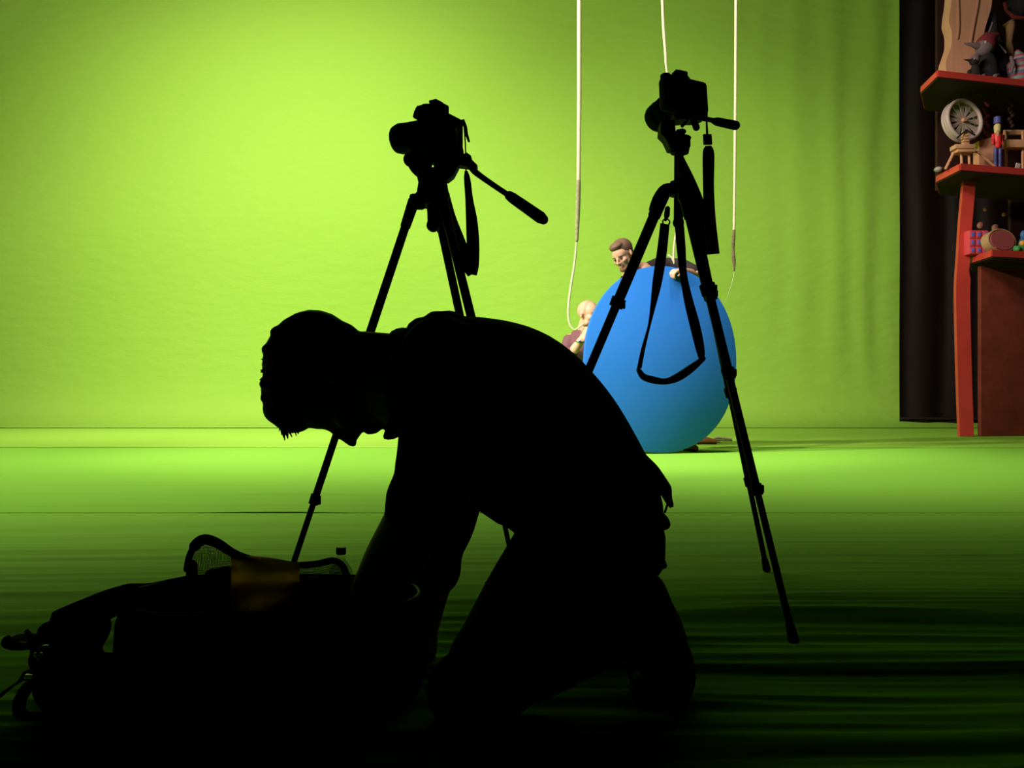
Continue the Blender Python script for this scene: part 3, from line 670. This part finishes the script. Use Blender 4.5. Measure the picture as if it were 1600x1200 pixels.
for pts in ([P(1058, 548, 7.24), P(1062, 565, 7.25), P(1078, 630, 7.2), P(1072, 684, 6.97)], [P(1062, 548, 7.3), P(1070, 565, 7.35), P(1085, 625, 7.5), P(1087, 668, 7.68)]): seg3(bm, pts, [.14, .11, .08, .06])
obj('trousers', bm, 'denim', g1, voxel=.01, relax=4)
bm = B(); ell(bm, (-.022, 0, .052), (.104, .083, .086), None, 20, hA); ell(bm, (.040, 0, .098), (.058, .062, .034), None, 16, hA); ell(bm, (-.055, 0, .0), (.052, .066, .065), None, 14, hA); obj('hair', bm, 'hair_brown', g1, voxel=.006, relax=3)
bm = B(); ell(bm, (.058, 0, -.094), (.042, .046, .030), None, 16, hA); ell(bm, (.096, 0, -.049), (.008, .028, .006), None, 12, hA); obj('beard', bm, 'beard', g1)
for s in (-1, 1):
    bm = B(); ell(bm, (.094, s*.031, .020), (.006, .018, .005), None, 10, hA); obj('eyebrow', bm, 'hair_brown', g1)
eye_set(g1, hA)
def low_shoe(c, d, name_mat, parent):
    f = frame(d, (0, 0, 1), c); bm = B(); tube(bm, [f @ Vector(p) for p in ((-.09, 0, .048), (-.02, 0, .045), (.08, 0, .036), (.15, 0, .028))], [(.040, .036), (.044, .040), (.034, .046), (.022, .036)], 14, ref=(f.to_3x3() @ Vector((0, 1, 0)))); s = obj('shoe', bm, name_mat, parent)
    bm = B(); tube(bm, [f @ Vector(p) for p in ((-.10, 0, .010), (.0, 0, .010), (.15, 0, .010))], [(.012, .036), (.012, .042), (.012, .036)], 12, ref=(f.to_3x3() @ Vector((0, 1, 0)))); obj('sole', bm, 'black_rubber', s)
low_shoe(Vector((P(1072, 0, 6.92).x, 6.92, 0)), (.25, -1, 0), 'shoe_brown', g1)
low_shoe(Vector((P(1090, 0, 7.72).x, 7.72, 0)), (1, -.25, 0), 'leather_brown', g1)

g2 = thing('person', (*P(905, 0, 7.2)[:2], 0), 'bald man in maroon shirt crouching at the left edge of the blue oval board', 'person')
hB = frame((.62, -.74, -.10), (.05, -.05, .99), P(919, 492, 7.05))
bm = B(); head_shapes(bm, hB)
tube(bm, [hB @ Vector((-.02, 0, -.06)), P(912, 524, 7.12)], [.056, .07], 14)
tube(bm, [P(912, 540, 7.15), P(912, 590, 7.25), P(915, 625, 7.35)], [(.10, .16), (.12, .16), (.13, .15)], 16)
seg3(bm, [P(892, 532, 7.12), P(878, 566, 7.0), P(898, 546, 6.9), P(909, 530, 6.86)], [.06, .05, .042, .030])
hand_shapes(bm, frame((.25, -.1, .95), (-.8, -.5, .2), P(910, 531, 6.86)), (55, 80, 50), -1, 2, 10, 1.1)
for s in (0, .25):
    seg3(bm, [P(915, 625, 7.35+s), P(965, 655, 7.25+s), P(935, 675, 7.5+s)], [.09, .065, .05])
obj('body', bm, 'skin', g2, voxel=.0075, relax=2)
bm = B(); tube(bm, [P(912, 542, 7.15), P(912, 590, 7.25), P(915, 622, 7.35)], [(.15, .20), (.15, .20), (.15, .18)], 18); seg3(bm, [P(905, 535, 7.14), P(892, 534, 7.12), P(879, 564, 7.0), P(893, 551, 6.93)], [.08, .078, .066, .055]); obj('shirt', bm, 'shirt_maroon', g2, voxel=.009, relax=4)
bm = B()
for s in (0, .25): seg3(bm, [P(915, 622, 7.35+s), P(963, 653, 7.25+s), P(938, 672, 7.48+s)], [.12, .085, .065])
obj('trousers', bm, 'denim', g2, voxel=.01, relax=4)
bm = B(); torus(bm, (0, 0, 0), .036, .008, frame((1, .2, 0), (.25, -.1, .95), P(907, 534, 6.87)), 20, 8); ell(bm, P(905, 534, 6.83), (.018, .008, .015)); obj('wristwatch', bm, 'steel', g2)
eye_set(g2, hB)
for s in (-1, 1):
    bm = B(); ell(bm, (.093, s*.031, .018), (.006, .018, .004), None, 10, hB); obj('eyebrow', bm, 'hair_brown', g2)
bm = B(); ell(bm, (.101, 0, -.065), (.006, .020, .006), None, 12, hB); obj('lips', bm, 'lips', g2)
low_shoe(Vector((P(930, 0, 7.75).x, 7.72, 0)), (-.6, .4, 0), 'shoe_brown', g2); low_shoe(Vector((P(930, 0, 7.9).x, 7.98, 0)), (-.6, .4, 0), 'shoe_brown', g2)

# bunched cord on the floor by the brown shoe
bm = B()
for pts in ([(1113, 687), (1122, 684), (1142, 686)], [(1112, 690), (1120, 687), (1130, 688), (1143, 688)], [(1110, 686), (1116, 689), (1124, 690), (1118, 686)]):
    q = catmull([(*P(a, b, 7.85+.01*i),) for i, (a, b) in enumerate(pts)], 5); tube(bm, q, .010, 8)
bmesh.ops.translate(bm, vec=(0, 0, 0), verts=bm.verts[:])
tag(obj('cord_bundle', bm, 'rope_cream'), 'small bundle of pale cord lying on green floor beside the brown shoe', 'cord')

# ------------------------------------------------------------------ hanging ropes
def rope_bm(rows, D, n=6, twist=True):
    bm = B(); q = catmull([(*P(a, b, D), M(r, D)) for a, b, r in rows], n); pts = [Vector(a[:3]) for a in q]
    tube(bm, pts, [a[3] for a in q], 10, ref=(0, 1, 0)); return bm
RD = 6.72
r1 = thing('hanging_rope', P(905, 0, RD), 'thick pale rope with taped end hanging left of the blue oval board', 'rope', 'ropes hanging from above')
obj('strand', rope_bm([(906, -240, 3.4), (905, 0, 3.4), (905, 150, 3.4), (904, 284, 3.2)], RD), 'rope_cream', r1)
obj('taped_end', rope_bm([(904, 283, 3.6), (903, 320, 3.8), (902, 350, 3.4), (901, 376, 2.6)], RD), 'rope_end_tape', r1)
obj('thin_line', rope_bm([(901, 375, 1.7), (898, 410, 2.0), (891, 455, 2.1), (888, 485, 2.1), (890, 505, 1.9), (897, 515, 1.6), (904, 512, 1.4), (911, 506, 1.3)], 6.84, 8), 'line_clear', r1)
r2 = thing('hanging_rope', P(1036, 0, RD), 'thin pale rope hanging behind the right camera into the bearded man\'s hand', 'rope', 'ropes hanging from above')
obj('strand', rope_bm([(1030, -240, 2.5), (1035, 0, 2.4), (1040, 85, 2.2), (1042, 112, 1.6), (1055, 200, 1.4), (1061, 260, 1.4), (1060, 330, 1.4), (1053, 388, 1.6), (1053, 411, 1.4)], RD-.15), 'rope_cream', r2)
bm = rope_bm([(1045, 399, 1.5), (1050, 403, 1.6), (1053, 409, 1.6)], RD-.15); obj('knot', bm, 'rope_cream', r2)
r3 = thing('hanging_rope', P(1150, 0, RD), 'pale rope with frayed brown end hanging to the right of the right tripod', 'rope', 'ropes hanging from above')
obj('strand', rope_bm([(1151, -240, 2.3), (1150, 0, 2.3), (1149, 180, 2.3), (1147, 365, 2.0)], RD), 'rope_cream', r3)
obj('frayed_end', rope_bm([(1147, 360, 2.2), (1146, 375, 2.9), (1145.5, 390, 2.2), (1146, 402, 3.2), (1147, 412, 2.6), (1147, 423, 1.2)], RD), 'rope_tape', r3)
obj('thin_line', rope_bm([(1147, 422, .8), (1147, 428, .5), (1144, 440, .3), (1138, 460, .3), (1129, 478, .3)], RD), 'line_clear', r3)

# ------------------------------------------------------------------ black curtain and the toy shelves at the right
bm = B(); g = []
for j in range(24):
    z = .02+.30*j
    g.append([bm.verts.new((5.66+.045*i, 12.15-.006*i+(.035*math.sin(i*.62+.8*nz(i*.1, z*.3))+.02*nz(i*.3, z*.4, 3)), z)) for i in range(96)])
for a, b in zip(g, g[1:]):
    for i in range(95): bm.faces.new((a[i], a[i+1], b[i+1], b[i]))
bmesh.ops.solidify(bm, geom=bm.faces[:], thickness=.012)
cur = tag(obj('stage_curtain', bm, 'black_curtain', loc=(6.6, 12.0, 0)), 'tall black curtain hanging to the floor at the right edge of the green backdrop', 'curtain')
bm = B(); tube(bm, [(5.66, 12.11, .11), (7.4, 11.9, .11), (10.0, 11.55, .11)], [(.018, .022)]*3, 8); obj('hem', bm, 'black_curtain', cur)

U = Vector((.97, .245, 0)); V = Vector((-.245, .97, 0))        # along the shelves and back into them
unit = thing('shelf_unit', (5.5, 9.2, 0), 'orange and brown toy shelf unit standing in front of the black curtain', 'shelf')
def shelf(c_px, tip_px, Dc, th=.085, n=4.2):
    a = P(c_px[0], c_px[1], Dc); t = P(tip_px[0], tip_px[1], 1); zb = a.z
    dt = (zb-H)*F/(HZ-tip_px[1]); t = P(tip_px[0], tip_px[1], dt)
    pts = [a, a+U*n, a+U*n+V*.95, t+Vector((.30, .52, 0)), t]
    bm = B(); prism(bm, [p+Vector((0, 0, .004)) for p in pts], (0, 0, th)); bmesh.ops.bevel(bm, geom=bm.edges[:], offset=.012, segments=2, affect='EDGES')
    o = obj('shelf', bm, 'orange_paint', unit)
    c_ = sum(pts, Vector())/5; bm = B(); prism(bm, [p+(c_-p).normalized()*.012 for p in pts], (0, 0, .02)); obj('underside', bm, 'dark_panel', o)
    return o, a, t, zb+th+.004
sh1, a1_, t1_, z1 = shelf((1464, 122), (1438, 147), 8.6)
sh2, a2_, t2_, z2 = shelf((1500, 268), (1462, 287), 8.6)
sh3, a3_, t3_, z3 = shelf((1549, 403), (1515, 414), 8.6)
for s in (sh1, sh2, sh3):
    pass
# post with a wavy edge
bm = B(); post = [(1500, 683), (1497, 600), (1495, 520), (1494, 450), (1497, 400), (1500, 350), (1504, 305), (1506, 275)]
q = catmull([(a, b, 0) for a, b in post], 4); left = [P(a, b, 9.0) for a, b, _ in q]; right = [P(a+(22 if b > 430 else 19), b, 9.0) for a, b, _ in q][::-1]
left[0].z = right[-1].z = .01
prism(bm, left+right, (.02, .09, 0)); obj('post', bm, 'orange_paint', unit)
bm = B(); p0 = P(1524, 683, 9.0); p0.z = .012
box(bm, (p0.x+1.75, p0.y+.44, .93), (3.5, .05, 1.84), Matrix.Rotation(R(14), 3, 'Z'), .005); obj('front_panel', bm, 'brown_panel', unit)
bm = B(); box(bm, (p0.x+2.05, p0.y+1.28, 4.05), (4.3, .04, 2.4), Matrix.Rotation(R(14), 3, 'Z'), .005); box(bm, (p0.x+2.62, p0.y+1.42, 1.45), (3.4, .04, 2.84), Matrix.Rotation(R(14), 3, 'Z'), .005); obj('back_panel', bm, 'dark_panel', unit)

# ---- toys. ST puts a pixel at a depth onto a shelf top
def onz(px, D, z): v = P(px, 0, D); v.z = z; return v
def up(px, py, D): return P(px, py, D)
# carved wooden figure on the top shelf
DT = 9.15
fig = thing('carved_figure', onz(1515, DT, z1), 'tall pale wavy wooden carving standing at the left end of the top shelf', 'carving')
prof_l = [(1478, 108), (1478, 97), (1483, 82), (1487, 68), (1487, 50), (1483, 35), (1484, 20), (1487, 0), (1490, -40), (1494, -90)]
prof_r = [(1545, -90), (1551, -40), (1550, 0), (1548, 15), (1542, 35), (1538, 50), (1536, 70), (1545, 90), (1552, 112)]
bm = B(); ql = [P(a, b, DT) for a, b, _ in catmull([(a, b, 0) for a, b in prof_l], 4)]; qr = [P(a, b, DT) for a, b, _ in catmull([(a, b, 0) for a, b in prof_r], 4)]
ql[0].z = qr[-1].z = z1
prism(bm, ql+qr, (0, .16, 0)); bmesh.ops.bevel(bm, geom=[e for e in bm.edges if abs((e.verts[0].co-e.verts[1].co).y) < .02], offset=.02, segments=3, affect='EDGES'); obj('trunk', bm, 'wood_pale', fig)
for pts, r0 in ([((1495, -60), (1497, 0), (1498, 40), (1496, 60))], 2.2), ([((1530, -60), (1528, 0), (1523, 30), (1519, 52), (1516, 70))], 2.6):
    bm = B(); q = catmull([(*P(a, b, DT+.002),) for a, b in pts[0]], 5); tube(bm, q, M(r0, DT), 8); obj('groove', bm, 'wood_groove', fig)
def doll(base_px, D, z, label, s, red):
    cx = onz(base_px, D, z); t = thing('plush_doll', cx, label, 'doll', 'dark dolls on the top shelf')
    mx = Matrix.Translation(cx) @ Matrix.Scale(s, 4)
    bm = B(); tube(bm, [mx @ Vector(p) for p in ((0, 0, .0), (0, 0, .10), (.01, 0, .20), (.0, 0, .26))], [.10*s, .10*s, .07*s, .045*s], 14); ell(bm, (-.10, -.02, .12), (.04, .03, .05), None, 12, mx); ell(bm, (.10, 0, .12), (.04, .03, .06), None, 12, mx); obj('body', bm, 'plush_black', t)
    bm = B(); ell(bm, (-.02, -.01, .31), (.075, .07, .075), None, 16, mx); tube(bm, [mx @ Vector(p) for p in ((-.06, -.02, .31), (-.13, -.03, .325), (-.20, -.03, .335))], [.035*s, .02*s, .006*s], 10); h = obj('head', bm, 'felt_grey' if red else 'plush_black', t)
    bm = B(); tube(bm, [mx @ Vector(p) for p in ((.0, 0, .34), (.03, 0, .39), (.09, 0, .42))], [.085*s, .065*s, .02*s], 12); obj('cap', bm, 'felt_red' if red else 'felt_grey', h)
    for y in (-.05,):
        bm = B(); ell(bm, (-.045, -.072, .33), (.012, .008, .014), None, 10, mx); obj('eye', bm, 'wheel_white', h)
    for s_ in (-1, 1):
        bm = B(); tube(bm, [mx @ Vector(p) for p in ((.05*s_, -.06, .03), (.055*s_-.02, -.10, .03), (.05*s_-.05, -.13, .02))], [.028*s, .026*s, .02*s], 10); obj('leg', bm, 'felt_grey', t)
    return t
doll(1523, 8.88, z1, 'small black plush doll sitting low on the top shelf before the wooden carving', .62, False)
doll(1541, 9.02, z1, 'larger black plush doll with red cap and pointed snout on the top shelf', 1.28, True)
# dark gown-like toy with rods, striped sack, tan puppet
t = thing('rod_puppet', onz(1562, 9.25, z1), 'black cone-shaped rod puppet standing behind the dolls on the top shelf', 'puppet')
bm = B(); tube(bm, [onz(1562, 9.25, z1+.005), P(1556, 85, 9.25), P(1550, 52, 9.25), P(1549, 20, 9.25)], [.15, .12, .07, .05], 16, flatcap=True); obj('gown', bm, 'plush_black', t)
bm = B(); tube(bm, [P(1545, 52, 9.02), P(1551, 36, 9.1)], .012, 8); tube(bm, [P(1548, 54, 9.05), P(1572, 82, 9.02)], .009, 8); obj('rod', bm, 'felt_grey', t)
t = thing('striped_sack', onz(1592, 9.08, z1), 'striped cloth sack at the right end of the top shelf', 'sack')
bm = B(); tube(bm, [onz(1592, 9.08, z1+.07), P(1592, 100, 9.08), P(1594, 90, 9.08), P(1590, 82, 9.08)], [.115, .12, .07, .03], 18); obj('body', bm, 'sack_stripes', t)
bm = B(); tube(bm, [P(1580, 90, 8.99), P(1583, 100, 8.95), P(1581, 112, 8.96)], [.018, .022, .012], 10); obj('ribbon', bm, 'felt_grey', t)
t = thing('wooden_puppet', onz(1583, 9.42, z1), 'tan wooden puppet column standing behind the striped sack on the top shelf', 'puppet')
bm = B(); tube(bm, [onz(1583, 9.42, z1+.004), P(1577, 76, 9.42), P(1577, 66, 9.42), P(1579, 40, 9.42), P(1576, 34, 9.42)], [.05, .045, .03, .05, .07], 14, flatcap=True); obj('column', bm, 'wood_pale', t)
bm = B(); ell(bm, P(1590, 12, 9.42), (.15, .10, .13)); obj('hair', bm, 'plush_black', t)
bm = B(); tube(bm, [P(1570, 6, 9.3), P(1572, 16, 9.3), P(1584, 27, 9.3), P(1600, 28, 9.3)], [.02, .016, .022, .02], 8); obj('scarf', bm, 'felt_red', t)
# ferris wheel on the middle shelf
DW = 9.0
fw = thing('fairground_toy', onz(1508, DW, z2), 'white spoked toy wheel on a wooden trestle at the left of the middle shelf', 'toy')
wm = frame((1, .25, 0), (.40, -.90, .1), P(1507, 187, DW))
bm = B(); torus(bm, (0, 0, 0), .215, .022, wm, 44, 10); torus(bm, (0, 0, -.07), .215, .018, wm, 44, 8)
loft(bm, [[wm @ Vector((.218*math.cos(2*math.pi*i/44), .218*math.sin(2*math.pi*i/44), z)) for i in range(44)] for z in (0, -.07)])
obj('rim', bm, 'wheel_white', fw)
for k in range(12):
    a = 2*math.pi*k/12; bm = B(); c, s = math.cos(a), math.sin(a)
    prism(bm, [wm @ Vector(p) for p in ((.02*c-.006*s, .02*s+.006*c, -.02), (.02*c+.006*s, .02*s-.006*c, -.02), (.2*c+.032*s, .2*s-.032*c, -.02), (.2*c-.032*s, .2*s+.032*c, -.02))], wm.to_3x3() @ Vector((0, 0, -.012))); obj('spoke', bm, 'wheel_white', fw)
bm = B(); cyl(bm, wm @ Vector((0, 0, .015)), wm @ Vector((0, 0, -.09)), .022); obj('hub', bm, 'wood_light', fw)
Dq = 8.82
bm = B()
for k in range(5): box(bm, P(1508, 225-5*k*.9, Dq), (.065-.002*k, .06, .024), None, .003)
box(bm, P(1504, 231, Dq), (.21, .12, .045), None, .004); box(bm, P(1505, 238, Dq), (.19, .14, .03), None, .004)
obj('tower', bm, 'wood_light', fw)
bm = B()
for xa, xb in ((1502, 1503), (1514, 1515)): a = P(xa, 240, Dq); b = onz(xb, Dq, z2); tube(bm, [a, b], .014, 8)
a = P(1490, 239, Dq); b = onz(1478, Dq, z2+.005); tube(bm, [a, b], .016, 8); a = P(1524, 237, Dq); b = onz(1557, Dq, z2+.008); tube(bm, [a, P(1530, 239, Dq), b], .014, 8); obj('trestle', bm, 'wood_light', fw)
bm = B(); a, b, c = P(1496, 215, Dq-.04), P(1510, 203, Dq-.04), P(1523, 211, Dq-.04); tube(bm, [a, b, c], .010, 8); obj('gable', bm, 'plush_black', fw)
# nutcracker-like soldier
DN = 8.95
so = thing('toy_soldier', onz(1559, DN, z2), 'wooden toy soldier in red coat and blue hat on the middle shelf', 'toy')
for dx in (-3.5, 3.5):
    bm = B(); tube(bm, [onz(1559+dx, DN, z2+.004), P(1559+dx, 230, DN)], .018, 10, flatcap=True); obj('leg', bm, 'paint_blue', so)
bm = B(); tube(bm, [P(1559, 228, DN), P(1558.5, 222, DN), P(1558, 213, DN)], [.035, .042, .044], 14); obj('torso', bm, 'paint_red', so)
for dx in (-7, 7):
    bm = B(); tube(bm, [P(1558.5+dx, 211, DN), P(1558.5+dx, 224, DN-.02)], .014, 8); obj('arm', bm, 'paint_red', so)
bm = B(); tube(bm, [P(1558.5, 208, DN), P(1558.5, 198, DN)], [.03, .036], 14); obj('head', bm, 'paint_face', so)
bm = B(); ell(bm, P(1559, 209, DN-.03), (.02, .02, .035)); obj('beard', bm, 'drum_rim', so)
bm = B(); tube(bm, [P(1558.5, 193, DN), P(1558.5, 183, DN)], [.038, .036], 14, flatcap=True); obj('hat', bm, 'paint_blue', so)
# wedge, bench, silver toy, garland
t = thing('wooden_wedge', onz(1542, 9.12, z2), 'tan wooden wedge block standing behind the toy soldier on the middle shelf', 'block')
bm = B(); pts = [onz(1530, 9.12, z2+.002), onz(1555, 9.12, z2+.002), P(1553, 213, 9.12), P(1530, 220, 9.12)]; prism(bm, pts, (0, .12, 0)); o = obj('block', bm, 'wood_pale', t)
t = thing('toy_bench', onz(1592, 9.05, z2), 'pale wooden toy bench at the right end of the middle shelf', 'toy')
bm = B(); box(bm, P(1594, 207, 9.10), (.36, .03, .055), None, .006); obj('top_rail', bm, 'wood_light', t)
bm = B(); box(bm, P(1594, 226, 9.05), (.34, .10, .085), None, .006); obj('seat', bm, 'wood_light', t)
for x in (1572, 1598):
    bm = B(); a = onz(x, 9.05, z2+.002); tube(bm, [a, P(x, 205, 9.07)], .014, 8, flatcap=True); obj('leg', bm, 'wood_light', t)
bm = B(); box(bm, onz(1590, 8.93, z2+.045), (.05, .02, .085), Matrix.Rotation(R(12), 3, 'Y'), .004); tag(obj('small_card_box', bm, 'wheel_white', loc=onz(1590, 8.93, z2)), 'small whitish box leaning under the toy bench on the middle shelf', 'box')
bm = B(); ell(bm, onz(1477, 8.98, z2+.03), (.13, .06, .030)); t = tag(obj('toy_car', bm, 'dark_panel', loc=onz(1477, 8.98, z2)), 'dark rounded toy with grey nose at the left tip of the middle shelf', 'toy')
bm = B(); ell(bm, onz(1466, 8.95, z2+.028), (.04, .045, .028)); obj('nose', bm, 'stone_grey', t)
for px, lab in ((1541, 'dark red bead garland hanging beside the white toy wheel'), (1580, 'dark bead garland hanging behind the toy soldier')):
    bm = B()
    for k in range(12 if px == 1541 else 8): ell(bm, P(px+3*math.sin(k*2.1), 160+k*5.2, 9.15), (.022, .02, .024), None, 10)
    tube(bm, [P(px, 138, 9.15), P(px, 218 if px == 1541 else 200, 9.15)], .006, 6); tag(obj('bead_garland', bm, 'felt_red' if px == 1541 else 'dark_panel', loc=P(px, 138, 9.15)), lab, 'garland')
# toys on the lowest shelf
DC = 9.0
t = thing('puzzle_blocks', onz(1521, DC, z3), 'red and blue block of nine squares at the left of the lowest shelf', 'toy')
bm = B(); box(bm, (P(1521, 381, DC)), (.205, .205, .255), None, .008); obj('core', bm, 'block_red', t)
for i in range(3):
    for j in range(3):
        p = P(1511+10*i, 369.5+12.2*j, DC); bm = B(); box(bm, p+Vector((0, -.102, 0)), (.064, .022, .075), None, .006); f = obj('tile', bm, 'block_red', t)
        bm = B(); box(bm, p+Vector((0, -.114, 0)), (.036, .006, .042), None, .002); obj('inlay', bm, 'block_blue', f)
t = thing('toy_drum', onz(1562, 8.78, z3), 'round toy drum with pink skin and cream rim on the lowest shelf', 'drum')
dm = frame((1, .25, 0), (-.22, -.95, .12), P(1562, 377, 8.8)) @ Matrix.Diagonal((1.17, .83, 1, 1))
bm = B(); n = 40
loft(bm, [[dm @ Vector((r0*math.cos(2*math.pi*i/n), r0*math.sin(2*math.pi*i/n), z)) for i in range(n)] for r0, z in ((.135, .03), (.150, .02), (.150, -.07), (.135, -.08))], True, True); torus(bm, (0, 0, .025), .145, .012, dm, 40, 8); obj('shell', bm, 'drum_rim', t)
bm = B(); loft(bm, [[dm @ Vector((.128*math.cos(2*math.pi*i/n), .128*math.sin(2*math.pi*i/n), z)) for i in range(n)] for z in (.028, .042)], True, True); obj('skin', bm, 'drum_skin', t)
bm = B(); ell(bm, P(1556, 387, 8.74), (.022, .008, .016)); obj('patch', bm, 'drum_rim', t)
bm = B(); box(bm, onz(1594, 8.8, z3+.034), (.16, .10, .068), None, .015); ell(bm, onz(1590, 8.75, z3+.03), (.03, .03, .03)); tag(obj('toy_train', bm, 'toy_green', loc=onz(1594, 8.8, z3)), 'green toy base beside the drum on the lowest shelf', 'toy')
bm = B(); ell(bm, onz(1598, 8.82, z3+.10), (.035, .035, .034)); tag(obj('toy_ball', bm, 'toy_yellow', loc=onz(1598, 8.82, z3+.068)), 'yellow ball on top of the green toy base', 'ball')
bm = B(); ell(bm, onz(1599, 8.98, z3+.10), (.05, .05, .10)); ell(bm, onz(1599, 8.98, z3+.22), (.03, .03, .05)); tag(obj('toy_bird', bm, 'toy_blue', loc=onz(1599, 8.98, z3)), 'blue toy standing behind the green toy base on the lowest shelf', 'toy')
for px, py, r0, lab in ((1532, 352, 5, 'pink knob on the dark back panel above the puzzle blocks'), (1555, 356, 5.5, 'pink knob on the dark back panel just above the toy drum'), (1540, 327, 3, 'small pale knob highest on the dark panel under the middle shelf'), (1569, 335, 3, 'small dull knob on the dark back panel right of the others')):
    bp = P(px, py, 8.52/(1-.2493*(px-800)/1300)-.02); bm = B(); ell(bm, bp, (M(r0, 9.9), .035, M(r0*1.1, 9.9)), Matrix.Rotation(R(20), 3, 'Y')); tag(obj('wall_knob', bm, 'pink_ball', loc=bp), lab, 'knob', 'knobs under the middle shelf')
